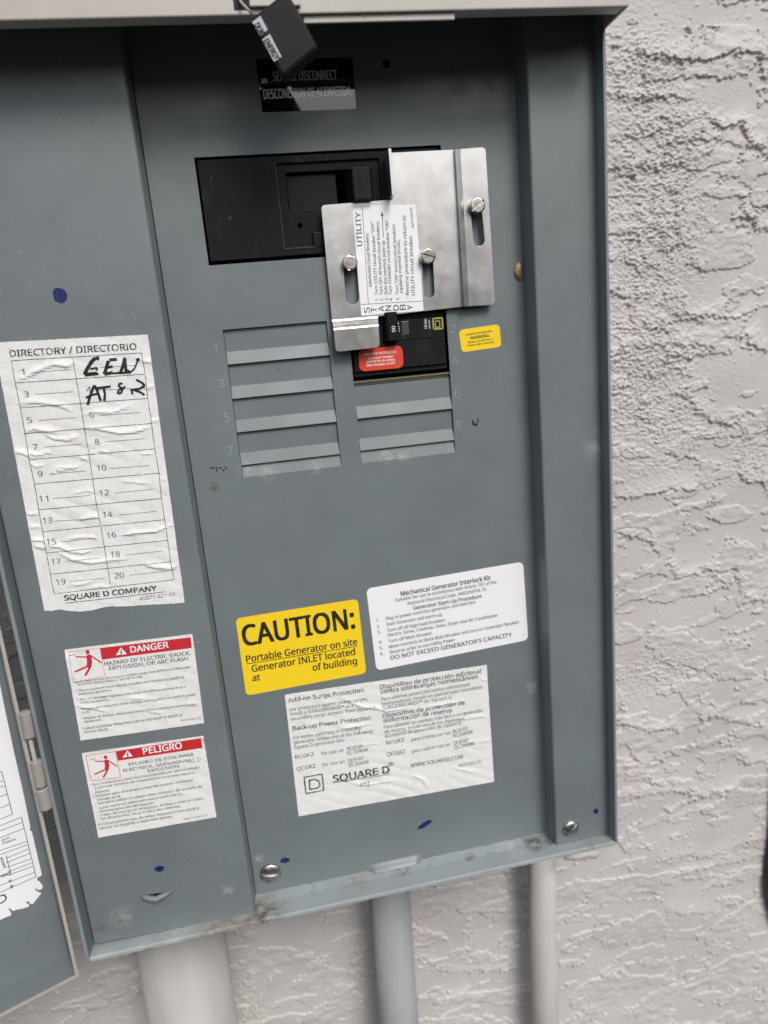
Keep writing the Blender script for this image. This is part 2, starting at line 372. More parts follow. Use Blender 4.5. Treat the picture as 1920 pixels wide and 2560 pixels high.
def creases(V, y, lst, seed, amp=0.12):
    rng = np.random.default_rng(seed); ph = rng.uniform(0, 6.28, 12); fr = rng.uniform(0.12, 0.5, (12, 2))*np.array([0.55, 1.0])
    segs = []
    for pts, w, a in lst:
        q = [np.array([P(*V(*p), y)[0], P(*V(*p), y)[2]]) for p in pts]
        segs.append((q, w, a))
    def h(x, z):
        x = np.asarray(x, float); z = np.asarray(z, float); out = np.zeros_like(x)
        for i in range(12): out = out+amp*0.3*np.sin(fr[i, 0]*x+fr[i, 1]*z+ph[i])
        out = np.abs(out)
        for q, w, a in segs:
            best = np.full_like(x, 1e9); L = sum(np.linalg.norm(q[i+1]-q[i]) for i in range(len(q)-1)); tt = np.zeros_like(x); acc = 0; sgn = np.zeros_like(x)
            for i in range(len(q)-1):
                d_ = q[i+1]-q[i]; l = np.linalg.norm(d_); e = d_/l
                t = np.clip((x-q[i][0])*e[0]+(z-q[i][1])*e[1], 0, l)
                dx, dz = x-q[i][0]-t*e[0], z-q[i][1]-t*e[1]; dd = np.hypot(dx, dz); sg = np.sign(-(dx*e[1])+dz*e[0])
                k = dd < best; tt = np.where(k, acc+t, tt); sgn = np.where(k, sg, sgn); best = np.minimum(best, dd); acc += l
            taper = np.clip(np.minimum(tt, L-tt)/(0.25*L)+0.25, 0, 1)
            ww = np.where(sgn > 0, w*1.7, w*0.55)       # long slope above, steep below
            out = out+a*taper*np.exp(-(best/ww)**2)
        return out
    return h
def wrinkled(name, V, corners, y, m, parent, surf, nx=60, nz=90, rag=None):
    a, b_, c_, d_ = [P(*V(*p), y) for p in corners]; vs = []
    for j in range(nz+1):
        for i in range(nx+1):
            u, v = i/nx, j/nz
            vv = v*(rag(u) if rag else 1.0)
            p = (a*(1-u)+b_*u)*(1-vv)+(d_*(1-u)+c_*u)*vv; vs.append(p)
    vs = np.array(vs); rng = np.random.default_rng(len(name))
    idx = np.arange(len(vs)).reshape(nz+1, nx+1)
    edge = np.zeros(len(vs), bool); edge[idx[0]] = edge[idx[-1]] = True; edge[idx[:, 0]] = edge[idx[:, -1]] = True
    vs[edge, 0] += rng.normal(0, 0.06, edge.sum()); vs[edge, 2] += rng.normal(0, 0.06, edge.sum())
    vs[:, 1] -= 0.12+surf(vs[:, 0], vs[:, 2]); n = len(vs)
    back = vs.copy(); back[:, 1] = y+0.02
    ring = list(idx[0])+list(idx[1:, -1])+list(idx[-1, -2::-1])+list(idx[-2:0:-1, 0])
    fs = [(idx[j, i], idx[j+1, i], idx[j+1, i+1], idx[j, i+1]) for j in range(nz) for i in range(nx)]
    rb = {v: n+k for k, v in enumerate(ring)}
    fs += [(ring[k], ring[(k+1) % len(ring)], rb[ring[(k+1) % len(ring)]], rb[ring[k]]) for k in range(len(ring))]
    return link(name, np.vstack([vs, back[ring]]), fs, m, parent)

# ------------------------------------------------------------------ the stucco wall
WY = 118.0                                      # wall plane
def field(shape, step, lx, lz, seed, beta=0.0):
    rng = np.random.default_rng(seed); g = rng.standard_normal(shape)
    kz = np.fft.fftfreq(shape[0], step)[:, None]; kx = np.fft.rfftfreq(shape[1], step)[None, :]
    r2 = (kx*lx)**2+(kz*lz)**2
    filt = np.exp(-r2*2.2) if not beta else 1/(1+r2*4)**beta
    o = np.fft.irfft2(np.fft.rfft2(g)*filt, s=shape); return (o-o.mean())/o.std()
def sstep(x, a, b_): t = np.clip((x-a)/(b_-a), 0, 1); return t*t*(3-2*t)
def build_wall():
    step = 0.62; x0, x1, z0, z1 = -330.0, 480.0, -720.0, 270.0
    nx, nz = int((x1-x0)/step), int((z1-z0)/step)
    X = x0+np.arange(nx)*step; Z = z1-np.arange(nz)*step
    sh = (nz, nx)
    gx, gz = np.meshgrid(X, Z)
    def at(px, py): q = P(px, py, WY); return q[0], q[2]
    def blob(px, py, rx, rz):
        cx, cz = at(px, py); return np.exp(-((gx-cx)/rx)**2-((gz-cz)/rz)**2)
    rag = field(sh, step, 2.2, 1.8, 11); fine = field(sh, step, 0.9, 0.7, 12)
    grain = field(sh, step, 2.3, 1.5, 15)
    big = field(sh, step, 46, 19, 13)+0.24*field(sh, step, 10, 6, 14)+0.11*rag
    isl = field(sh, step, 24, 10, 31)+0.25*field(sh, step, 6, 4, 32)+0.12*rag
    rough_zone = np.clip(blob(1640, 520, 36, 75)+blob(1600, 900, 32, 42)+0.9*blob(1650, 1050, 40, 45)+0.8*blob(1560, 170, 30, 26)+0.8*blob(1870, 1150, 18, 20)+0.7*blob(1720, 330, 20, 15)+0.7*blob(1650, 1680, 50, 22), 0, 1)
    rough_zone = np.clip(rough_zone*1.25+0.3*field(sh, step, 14, 8, 21)*rough_zone, 0, 1.1)
    h = 0.35*field(sh, step, 60, 40, 16)
    plate = sstep(big, 0.40, 0.47)
    h = h+plate*(0.95+0.16*field(sh, step, 9, 5, 17))
    h = h+0.75*sstep(isl, 1.05, 1.13)*(1-0.6*plate)
    rim = np.exp(-((big-0.47)/0.10)**2)+0.8*np.exp(-((isl-1.12)/0.12)**2)
    some = sstep(field(sh, step, 22, 14, 33), -0.4, 0.5)
    crumb = sstep(field(sh, step, 3.2, 2.4, 18)+0.25*rag, 0.55, 1.15)
    h = h+crumb*rim*some*0.95
    grit = sstep(grain, -0.3, 0.9)*0.85+0.14*fine
    h = h+rough_zone*(grit*0.95+0.3*crumb)+plate*0.045*fine+0.018*fine+0.03*rag
    h = h+0.4*sstep(field(sh, step, 4.5, 3.0, 19), 1.9, 2.6)
    # ledges of trowelled render traced from the photo: raised above, broken off sharply below
    ledges = [([(1582, 130), (1600, 135), (1690, 152), (1775, 150), (1830, 130), (1885, 135), (1920, 150)], 1.5, 9), ([(1895, 140), (1905, 185), (1920, 205)], 1.4, 6),
              ([(1770, 290), (1795, 325), (1850, 305), (1870, 355), (1905, 385), (1920, 405)], 1.5, 7), ([(1535, 240), (1610, 250), (1660, 240), (1730, 250)], 1.0, 8),
              ([(1530, 415), (1620, 420), (1690, 410), (1770, 385), (1800, 340)], 0.9, 9), ([(1830, 545), (1870, 540), (1905, 580)], 1.3, 6), ([(1850, 480), (1860, 545), (1890, 560)], 1.2, 6),
              ([(1700, 470), (1690, 560), (1700, 610)], 0.8, 3), ([(1540, 870), (1640, 862), (1740, 860), (1790, 870)], 0.9, 8), ([(1680, 785), (1760, 790), (1830, 795), (1900, 770)], 1.1, 8),
              ([(1860, 830), (1885, 870), (1920, 880)], 1.4, 9), ([(1730, 1020), (1790, 1055), (1830, 1058), (1860, 1035)], 1.3, 10), ([(1535, 1245), (1600, 1240), (1680, 1220), (1740, 1225)], 1.2, 8),
              ([(1840, 1180), (1870, 1205), (1920, 1200)], 1.3, 10), ([(1540, 1330), (1600, 1345), (1640, 1360)], 1.0, 7), ([(1770, 1240), (1790, 1258), (1815, 1240)], 1.1, 6),
              ([(1670, 1400), (1690, 1445), (1750, 1430), (1800, 1420)], 1.0, 7), ([(1838, 1400), (1850, 1480), (1885, 1500), (1880, 1540)], 0.9, 4), ([(1550, 1805), (1615, 1825), (1680, 1818), (1700, 1835)], 1.2, 6),
              ([(1740, 1795), (1790, 1790), (1850, 1805), (1910, 1808)], 1.3, 8), ([(1560, 1920), (1600, 1910), (1680, 1890), (1700, 1860)], 1.0, 8), ([(1722, 1985), (1780, 1985), (1845, 1960)], 1.3, 9),
              ([(1840, 1890), (1870, 1908), (1920, 1895)], 1.4, 9), ([(1560, 1990), (1620, 1985), (1690, 1975), (1740, 1975)], 0.9, 7), ([(1600, 2070), (1700, 2040), (1780, 2020)], 0.7, 5),
              ([(1640, 2150), (1720, 2135), (1760, 2145), (1850, 2110), (1900, 2095)], 1.0, 7), ([(1650, 2200), (1740, 2170), (1850, 2150), (1920, 2135)], 1.1, 7), ([(1660, 2270), (1700, 2285), (1780, 2280), (1880, 2240)], 0.9, 9),
              ([(620, 2420), (625, 2500), (605, 2560)], 1.2, 4), ([(690, 2420), (660, 2480), (640, 2515), (655, 2560)], 1.3, 6), ([(1040, 2390), (1120, 2430), (1200, 2425), (1290, 2420)], 0.8, 6), ([(1100, 2560), (1120, 2500), (1180, 2470)], 1.0, 6),
              ([(330, 2430), (345, 2480)], 1.0, 5), ([(1170, 2290), (1180, 2350), (1150, 2400)], 0.8, 4)]
    for pts, a, w in ledges:
        q = [np.array(at(*p)) for p in pts]
        xs, zs = [p[0] for p in q], [p[1] for p in q]
        ix = np.where((X > min(xs)-w*2-3) & (X < max(xs)+w*2+3))[0]; iz = np.where((Z > min(zs)-w*2-3) & (Z < max(zs)+w*2+3))[0]
        if not len(ix) or not len(iz): continue
        sl = np.ix_(iz, ix); gxx = gx[sl]+1.3*rag[sl]+0.4*fine[sl]; gzz = gz[sl]+1.1*rag[sl[0], sl[1]][::1]*0.8
        best = np.full(gxx.shape, 1e9); sg = np.zeros(gxx.shape); along = np.zeros(gxx.shape)
        tot = sum(np.linalg.norm(q[i+1]-q[i]) for i in range(len(q)-1)); acc = 0
        for i in range(len(q)-1):
            d_ = q[i+1]-q[i]; l = np.linalg.norm(d_); e = d_/l
            t = np.clip((gxx-q[i][0])*e[0]+(gzz-q[i][1])*e[1], 0, l); dx, dz = gxx-q[i][0]-t*e[0], gzz-q[i][1]-t*e[1]
            dd = np.hypot(dx, dz); k = dd < best; sg = np.where(k, np.sign(dz*e[0]-dx*e[1]), sg); along = np.where(k, acc+t, along); best = np.minimum(best, dd); acc += l
        end = sstep(np.minimum(along, tot-along), -0.5, 3.0)
        prof = np.where(sg >= 0, np.exp(-(best/w)**2), sstep(best, 0.7, 0.0))
        h[sl] = h[sl]+a*prof*end+0.4*a*crumb[sl]*np.exp(-(best/2.5)**2)*end
    # parts hidden for good behind the enclosure get no faces
    bx0, bx1, bz = -205.0, 205.0, -375.0
    keep = ~((gx > bx0+60) & (gx < bx1-6) & (gz > bz+75))
    idx = -np.ones(sh, np.int64)
    cell = keep[:-1, :-1] & keep[1:, :-1] & keep[:-1, 1:] & keep[1:, 1:]
    # only the region near what the photo shows is fine; the rest is a coarse border (own mesh islands of the same wall)
    cx, cz = (gx[:-1, :-1], gz[:-1, :-1])
    cell &= ((cx > 195) & (cx < 420)) | ((cz < -285) & (cz > -700) & (cx > -300))| ((cx < -140) & (cx > -320) & (cz < -120))
    used = np.zeros(sh, bool); used[:-1, :-1] |= cell; used[1:, :-1] |= cell; used[:-1, 1:] |= cell; used[1:, 1:] |= cell
    idx[used] = np.arange(used.sum())
    co = np.stack([gx[used], WY-np.maximum(1.3*h[used], -1.6), gz[used]], 1)*MM
    j, i = np.nonzero(cell)
    fc = np.stack([idx[j, i], idx[j+1, i], idx[j+1, i+1], idx[j, i+1]], 1)
    # solid slab behind it, far wider, so that the wall goes on past the view
    n = len(co); s = [(-1500, 64.5), (1500, 64.5)]
    slab = [(x, y, z) for x in (-1500, 1500) for y in (WY+2.0, WY+120) for z in (-1300, 1500)]
    co = np.vstack([co, np.array(slab)*MM])
    quads = np.array([(0, 1, 3, 2), (4, 6, 7, 5), (0, 4, 5, 1), (2, 3, 7, 6), (0, 2, 6, 4), (1, 5, 7, 3)])+n
    st2 = 2.1; X2 = np.arange(-1000, 1150, st2); Z2 = np.arange(800, -1150, -st2); s2 = (len(Z2), len(X2)); ax_, az_ = np.meshgrid(X2, Z2)
    r2 = field(s2, st2, 2.6, 2.4, 41); b2 = field(s2, st2, 46, 19, 42)+0.24*field(s2, st2, 10, 6, 43)+0.11*r2; i2 = field(s2, st2, 24, 10, 44)+0.25*field(s2, st2, 6, 4, 45)+0.12*r2
    h2 = 0.35*field(s2, st2, 60, 40, 46)+0.95*sstep(b2, 0.38, 0.49)+0.75*sstep(i2, 1.03, 1.16)
    h2 = h2+0.9*sstep(field(s2, st2, 3.6, 2.8, 47), 0.55, 1.2)*np.exp(-((b2-0.47)/0.12)**2)+0.05*r2
    c2x, c2z = ax_[:-1, :-1], az_[:-1, :-1]; m_ = 2.5
    fine_ = (((c2x > 195+m_) & (c2x < 420-m_-st2)) | ((c2z < -285-m_) & (c2z > -700+m_+st2) & (c2x > -300+m_) & (c2x < x1-m_-st2)) | ((c2x < -140-m_-st2) & (c2x > -320+m_) & (c2z < -120-m_))) & (c2z < z1-m_) & (c2z > z0+m_+st2)
    hid_ = (c2x > -135) & (c2x < 190) & (c2z > -290) & (c2z < 120)
    k2 = ~(fine_ | hid_); jj, ii = np.nonzero(k2); id2 = np.arange(s2[0]*s2[1]).reshape(s2)+len(co)
    co = np.vstack([co, np.stack([ax_.ravel(), WY-np.maximum(1.3*h2.ravel(), -1.6), az_.ravel()], 1)*MM])
    fc = np.vstack([fc, np.stack([id2[jj, ii], id2[jj+1, ii], id2[jj+1, ii+1], id2[jj, ii+1]], 1), quads])
    me = bpy.data.meshes.new('stucco_wall'); me.vertices.add(len(co)); me.vertices.foreach_set('co', co.ravel())
    me.loops.add(fc.size); me.loops.foreach_set('vertex_index', fc.ravel().astype(np.int32))
    me.polygons.add(len(fc)); me.polygons.foreach_set('loop_start', np.arange(0, fc.size, 4, dtype=np.int32)); me.polygons.foreach_set('loop_total', np.full(len(fc), 4, np.int32))
    me.update(calc_edges=True); me.validate()
    me.polygons.foreach_set('use_smooth', np.concatenate([np.ones(len(fc)-6, bool), np.zeros(6, bool)]))
    me.materials.append(M_STUCCO)
    o = bpy.data.objects.new('stucco_wall', me); COL.objects.link(o); ROOTS[o] = np.zeros(3)
    tag(o, 'pale grey painted stucco wall with ragged trowelled texture behind the electrical panel', 'wall')
build_wall()

# ------------------------------------------------------------------ pipes below the enclosure
def pipe(name, l0, r0, l1, r1, y, m, label, group=None):
    a = (P(*l0, y)+P(*r0, y))/2; b_ = (P(*l1, y)+P(*r1, y))/2
    rad = (np.linalg.norm(P(*r0, y)-P(*l0, y))+np.linalg.norm(P(*r1, y)-P(*l1, y)))/4*0.985
    x = (a[0]+b_[0])/2; dx = (b_[0]-a[0])/(a[2]-b_[2])
    mb = MB(); zt, zb = -366.0, -900.0
    mb.tube([(a[0]-dx*(zt-a[2]), y, zt), (a[0]+dx*(a[2]-zb), y, zb)], rad, 48)
    o = mb.build(name, m, smooth=False); o.data.shade_smooth(); 
    for p in o.data.polygons:
        if len(p.vertices) > 4: p.use_smooth = False
    tag(o, label, 'pipe', group); return o
pipe('wide_conduit', (344.4, 2384.5), (563.6, 2339), (376, 2560), (595, 2560), 66, M_PIPE, 'thick pale grey painted conduit below the left of the enclosure', 'conduits entering the enclosure from below')
pipe('conduit', (924.6, 2262), (1024, 2226), (951.7, 2560), (1044.4, 2560), 82, M_PIPE2, 'medium bluish grey conduit, middle one below the enclosure', 'conduits entering the enclosure from below')
pipe('narrow_conduit', (1320, 2171.5), (1388, 2149), (1333.7, 2560), (1392.5, 2560), 92, M_PIPE, 'thinnest pale conduit, nearest the right corner of the enclosure', 'conduits entering the enclosure from below')

# ------------------------------------------------------------------ the electrical panel
RIM, RAISE = -26.0, -16.0
panel = empty('electrical_panel', 'open grey metal electrical enclosure full of warning stickers, mounted on the stucco wall', 'electrical panel', (20, WY-3, -375))
ZTOP = 205.0
# enclosure: back, side walls and the bottom lip
xr = (P(1513, 25, RIM)[0]+P(1546, 2106, RIM)[0])/2; xl = (P(58, 1700, RIM)[0]+P(217.6, 2411, RIM)[0])/2
zb = P(224.6, 2400, RIM)[2]; zb2 = P(1541.7, 2108, RIM)[2]
zbm = (zb+zb2)/2
mb = MB()
mb.box(xl-1, xr, 112, 114, zbm, ZTOP)                                   # back
mb.hexa([(xr-1.8, RIM, zb2), (xr, RIM, zb2), (xr, RIM, ZTOP), (xr-1.8, RIM, ZTOP)], [(xr-1.8, 113, zb2), (xr, 113, zb2), (xr, 113, ZTOP), (xr-1.8, 113, ZTOP)])
mb.hexa([(xl, RIM, zb), (xl+2.2, RIM, zb), (xl+2.2, RIM, ZTOP), (xl, RIM, ZTOP)], [(xl, 113, zb), (xl+2.2, 113, zb), (xl+2.2, 113, ZTOP), (xl, 113, ZTOP)])
encl = mb.build('enclosure', M_RIM, panel, bevel=0.5)
# left wall's folded return beside the cover
mb = MB(); xi = (P(89.4, 1700, RAISE)[0]+P(235, 2358.8, RAISE)[0])/2
zt2 = zb+2
mb.hexa([(xl+2.3, RIM+0.5, zt2), (xi-0.8, RAISE-1, zt2), (xi-0.8, RAISE-1, ZTOP), (xl+2.3, RIM+0.5, ZTOP)], [(xl+2.3, RIM+2, zt2), (xi-0.8, RAISE+1, zt2), (xi-0.8, RAISE+1, ZTOP), (xl+2.3, RIM+2, ZTOP)])
mb.build('side_return', M_PAINT, panel)
# sloping bottom lip
LIP = -2.6; mb = MB(); N_ = 90; rng = np.random.default_rng(3)
for k in range(N_+1):
    t = k/N_; x = xl+2.3+(xr-1.9-xl-2.3)*t; z = zb+(zb2-zb)*t; w = rng.normal(0, 0.18)
    mb.v += [np.array((x, RIM, z-1.2+w)), np.array((x, RIM, z+0.6+w*0.4)), np.array((x, RIM+1.2, z+1.0)), np.array((x, 2, z+LIP)), np.array((x, 111, z+LIP)), np.array((x, 111, z-0.6)), np.array((x, RIM+2, z-1.2+w))]
for k in range(N_):
    for i in range(7): a = k*7+i; b_ = k*7+(i+1) % 7; mb.f.append((a, b_, b_+7, a+7))
lip = mb.build('bottom_lip', M_LIP, panel); tag(lip, 'weathered lighter bottom lip with rust and dirt')

def loft(mb, prof_t, zt, prof_b, zbot):        # a bent sheet: profile (x, y) at the top and the bottom
    n = len(prof_t); mb.add([(x, y, zt) for x, y in prof_t]+[(x, y, zbot if not hasattr(zbot, '__len__') else zbot[i]) for i, (x, y) in enumerate(prof_b)], [(i, i+1, n+i+1, n+i) for i in range(n-1)])
def bent(pts, r_, n=5):
    out = [pts[0]]
    for a, b_, c_ in zip(pts[:-2], pts[1:-1], pts[2:]):
        q = rounded([a, b_, c_], [0, r_, 0], n)[1:-1]; out += q
    return out+[pts[-1]]

# cover over the meter side (raised)
sx0 = np.mean([P(304, 139, RAISE)[0], P(411, 800, RAISE)[0], P(634, 2277, RAISE)[0]])
zl = (P(233.6, 2359.7, RAISE)[2], P(638.2, 2285, RAISE)[2])
prof = bent([(xi, 0), (xi, RAISE), (sx0, RAISE), (sx0+1.2, -0.4)], 1.6)
mb = MB(); zb_ = [zl[0]+(zl[1]-zl[0])*np.clip((x-xi)/(sx0-xi), 0, 1) for x, y in prof]
loft(mb, prof, ZTOP, prof, zb_)
n = len(mb.v); fr = [i for i in range(len(prof), 2*len(prof))]
mb.add([(xi, RAISE, zl[0]), (sx0, RAISE, zl[1]), (sx0, 10, zl[1]), (xi, 10, zl[0])], [(0, 1, 2, 3)])
left_cover = mb.build('side_cover', M_PAINT, panel)
for p in left_cover.data.polygons: p.use_smooth = True
left_cover.data.set_sharp_from_angle(angle=math.radians(40)); tag(left_cover, 'raised left cover carrying the directory and danger stickers')

# centre dead front (recessed) with its right flange
VB = view(480, 720, 2.0232); VA = view(450, 0, 2.0738); VD = view(750, 350, 3.130); VG = view(840, 760, 5.53)
zc = (P(642.8, 2233, 0)[2], P(1365, 2079, 0)[2])
xc0 = sx0+1.6; xc1 = np.mean([P(1282, 223, 0)[0], P(1301, 798, 0)[0], P(1365, 2079, 0)[0]])
xf0 = np.mean([P(1318, 97.5, RAISE)[0], P(1338, 798, RAISE)[0], P(1392.5, 2119.5, RAISE)[0]]); xf1 = np.mean([P(1495.8, 97.5, RAISE)[0], P(1530.4, 2092.4, RAISE)[0]])
def rect_px(V, a, b_, c_, d_): return poly(V, [a, b_, c_, d_], 0)
def axis(pts): xs = sorted(p[0] for p in pts); zs = sorted(p[1] for p in pts); return ((xs[0]+xs[1])/2, (xs[2]+xs[3])/2, (zs[0]+zs[1])/2, (zs[2]+zs[3])/2)
ax0, ax1, az0, az1 = axis([tuple(P(484.7, 393)[[0, 2]]), tuple(P(1101.9, 363)[[0, 2]]), tuple(P(522.3, 662.5)[[0, 2]]), (P(1101.9, 363)[0], P(811.6, 643.7)[2])])
PITCH = 19.05
lx0 = P(579.8, 995.3)[0]; lx1 = P(833.9, 971.6)[0]; lz1 = (P(556.6, 823.8)[2]+P(817, 803)[2])/2; lz0 = (P(602.6, 1194.5)[2]+P(854.2, 1164.8)[2])/2
rx0 = P(892.7, 1047.2)[0]; rx1 = P(1131.4, 1022.5)[0]; gz0 = (P(885, 967)[2]+P(1124, 944)[2])/2; rz0 = (P(903.6, 1158.9)[2]+P(1137.4, 1130.2)[2])/2; gz1 = gz0+2.1*PITCH
def R(x0, x1, z0, z1): return [(x0, z0), (x1, z0), (x1, z1), (x0, z1)]
hole = P(967, 158); rusth = P(1294, 678)
mb = MB()
VH = view(850, 1950, 2.212)
bottom = [(xc0, zc[0])]
hb = [P(*VH(x, y), 0) for x, y in ((120, 528), (160, 540), (300, 520), (440, 490), (480, 462))]
bottom += [(p[0], p[2]) for p in hb]
bottom += [(xc1, zc[1])]
mb.prism(bottom+[(xc1, ZTOP), (xc0, ZTOP)], 0, 1.4, [R(ax0, ax1, az0, az1), R(lx0, lx1, lz0, lz1), R(rx0, rx1, rz0, gz1), circle((hole[0], hole[2]), 2.4)])
fz = (P(1392.5, 2121, RAISE)[2], P(1532.6, 2090, RAISE)[2])
prof = bent([(xc1-0.01, 0), (xc1+1.3, 0), (xf0, RAISE), (xf1, RAISE), (xf1, -2)], 1.5)
loft(mb, prof, ZTOP, prof, [zc[1] if y > -1 and x < xf1-2 else (zc[1]+(fz[0]-zc[1])*min(1, -y/16) if x < xf0+1 else fz[0]+(fz[1]-fz[0])*np.clip((x-xf0)/(xf1-xf0), 0, 1)) for x, y in prof])
front = mb.build('dead_front', M_PAINT, panel); tag(front, 'recessed centre cover with breaker openings and a raised right flange')
for p in front.data.polygons: p.use_smooth = True
front.data.set_sharp_from_angle(angle=math.radians(32))

# unused breaker spaces: pressed twist-out plates, each flat above and bevelled out below
def filler(x0, x1, ztop, zbot, only=False):
    d_, o_ = 1.9, -0.1; zv = zbot+7.0; mb = MB(); x0 += 0.25; x1 -= 0.25
    pr = [(d_, ztop), (d_, zv), (o_, zbot+0.25), (o_+0.2, zbot), (d_+0.02, zbot+0.02), (d_+1.2, zbot+0.02), (d_+1.2, ztop)] if not only else [(d_, ztop), (0.0, zbot), (1.3, zbot), (3.4, ztop)]
    m = len(pr); mb.v += [np.array((x, y, z)) for x in (x0, x1) for y, z in pr]
    mb.f += [(i, (i+1) % m, m+(i+1) % m, m+i) for i in range(m)]+[tuple(reversed(range(m))), tuple(range(m, 2*m))]
    return mb.build('knockout_plate', M_PAINT, panel)
zk = lz1
for k in range(4): filler(lx0, lx1, zk, zk-PITCH); zk -= PITCH
filler(lx0, lx1, zk, lz0, True)
zk = gz0
zr6 = (P(892.7, 1047.2)[2]+P(1131.4, 1022.5)[2])/2; zr8 = (P(901.1, 1127.8)[2]+P(1136.4, 1100.6)[2])/2
filler(rx0, rx1, zk, zr6); filler(rx0, rx1, zr6, zr8); filler(rx0, rx1, zr8, rz0, True)
# embossed numbers
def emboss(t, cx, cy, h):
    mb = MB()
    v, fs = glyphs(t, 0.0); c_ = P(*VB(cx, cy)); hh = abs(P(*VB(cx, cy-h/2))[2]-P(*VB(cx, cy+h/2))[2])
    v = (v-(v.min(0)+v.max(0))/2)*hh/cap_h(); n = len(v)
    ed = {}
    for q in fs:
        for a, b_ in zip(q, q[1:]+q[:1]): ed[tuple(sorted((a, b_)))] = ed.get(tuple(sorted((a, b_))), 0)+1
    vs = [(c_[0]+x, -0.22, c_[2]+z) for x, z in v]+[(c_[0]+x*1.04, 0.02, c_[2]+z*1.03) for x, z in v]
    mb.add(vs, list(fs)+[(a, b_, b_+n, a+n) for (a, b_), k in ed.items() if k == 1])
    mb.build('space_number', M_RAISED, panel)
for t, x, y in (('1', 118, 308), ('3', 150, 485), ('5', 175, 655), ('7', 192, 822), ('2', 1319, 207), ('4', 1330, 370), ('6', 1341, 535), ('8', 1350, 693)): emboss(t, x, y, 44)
# finger pull pressed out of the bottom edge
mb = MB(); nx_, ny_ = 36, 14
A, B = P(*VH(150, 470)), P(*VH(455, 400)); C_, D_ = P(*VH(140, 538)), P(*VH(466, 474))
for j in range(ny_+1):
    for i in range(nx_+1):
        u, v = i/nx_, j/ny_; top = A*(1-u)+B*u; bot = C_*(1-u)+D_*u; p = top*(1-v)+bot*v
        hh = (sstep(np.array(u), 0, 0.16)*sstep(np.array(1-u), 0, 0.16)*sstep(np.array(v), 0.0, 0.55))*4.6
        mb.v.append(np.array((p[0], -0.05-float(hh), p[2])))
mb.f += [(j*(nx_+1)+i, (j+1)*(nx_+1)+i, (j+1)*(nx_+1)+i+1, j*(nx_+1)+i+1) for j in range(ny_) for i in range(nx_)]
o = mb.build('finger_pull', M_PAINT, panel, smooth=True)
# padlock eye: a slit with a pressed-out lower lip on the side cover
VS = view(150, 2050, 2.212)
mb = MB(); mb.tube([P(*VS(x, y), RAISE-dy) for x, y, dy in ((448, 420, 0.3), (475, 430, 1.4), (530, 440, 2.4), (575, 418, 1.6), (620, 392, 0.3))], [0.8, 1.7, 2.1, 1.7, 0.8], 10)
mb.build('seal_lug', M_PAINT, panel, smooth=True)
mb = MB(); mb.prism(poly(VS, [(485, 412), (560, 402), (545, 418), (515, 424)], RAISE), RAISE-0.75, RAISE-0.05); mb.build('seal_slit', M_BLACK2, panel)
# rusty hole at the flange bend
mb = MB(); c_ = P(1298, 678, -1.0); NR, NA = 7, 22
for q in range(NR+1):
    rr = q/NR
    for k in range(NA+1):
        a = math.radians(82+196*k/NA); mb.v.append(np.array((c_[0]+0.6+3.7*rr*math.cos(a), -0.15-1.9*math.sqrt(max(0, 1-rr*rr)), c_[2]+5.6*rr*math.sin(a))))
mb.f += [(q*(NA+1)+k, (q+1)*(NA+1)+k, (q+1)*(NA+1)+k+1, q*(NA+1)+k+1) for q in range(NR) for k in range(NA)]
o = mb.build('knockout_plug', M_BRASS, panel, smooth=True); tag(o, 'tan rusty rounded plug at the flange bend')
# mounting rail seen below the generator breaker
mb = MB(); a, b_ = poly(VG, [(245, 1070), (1562, 930)], 3.0), poly(VG, [(245, 1128), (1568, 985)], 3.0)
zt_, zb_m = (a[0][1]+a[1][1])/2, (b_[0][1]+b_[1][1])/2
mb.add([(rx0-2, 0.8, zt_-0.2), (rx1+2, 0.8, zt_-0.2), (rx1+2, 0.8, zt_-0.9), (rx0-2, 0.8, zt_-0.9), (rx0-2, 2.6, zb_m-0.6), (rx1+2, 2.6, zb_m-0.6), (rx1+2, 4, zt_), (rx0-2, 4, zt_)],
       [(0, 1, 2, 3), (3, 2, 5, 4), (7, 6, 1, 0)])
mb.build('mounting_rail', M_GOLD, panel)
# chip of old caulk
mb = MB(); mb.tube([P(*VH(x, y), 60) for x, y in ((1240, 432), (1300, 425), (1360, 412), (1410, 405), (1440, 395))], [1.2, 3.2, 3.0, 3.8, 1.5], 10)
o = mb.build('caulk', M_CREAM, panel, smooth=True); tag(o, 'pale cream lump of caulk under the right corner')

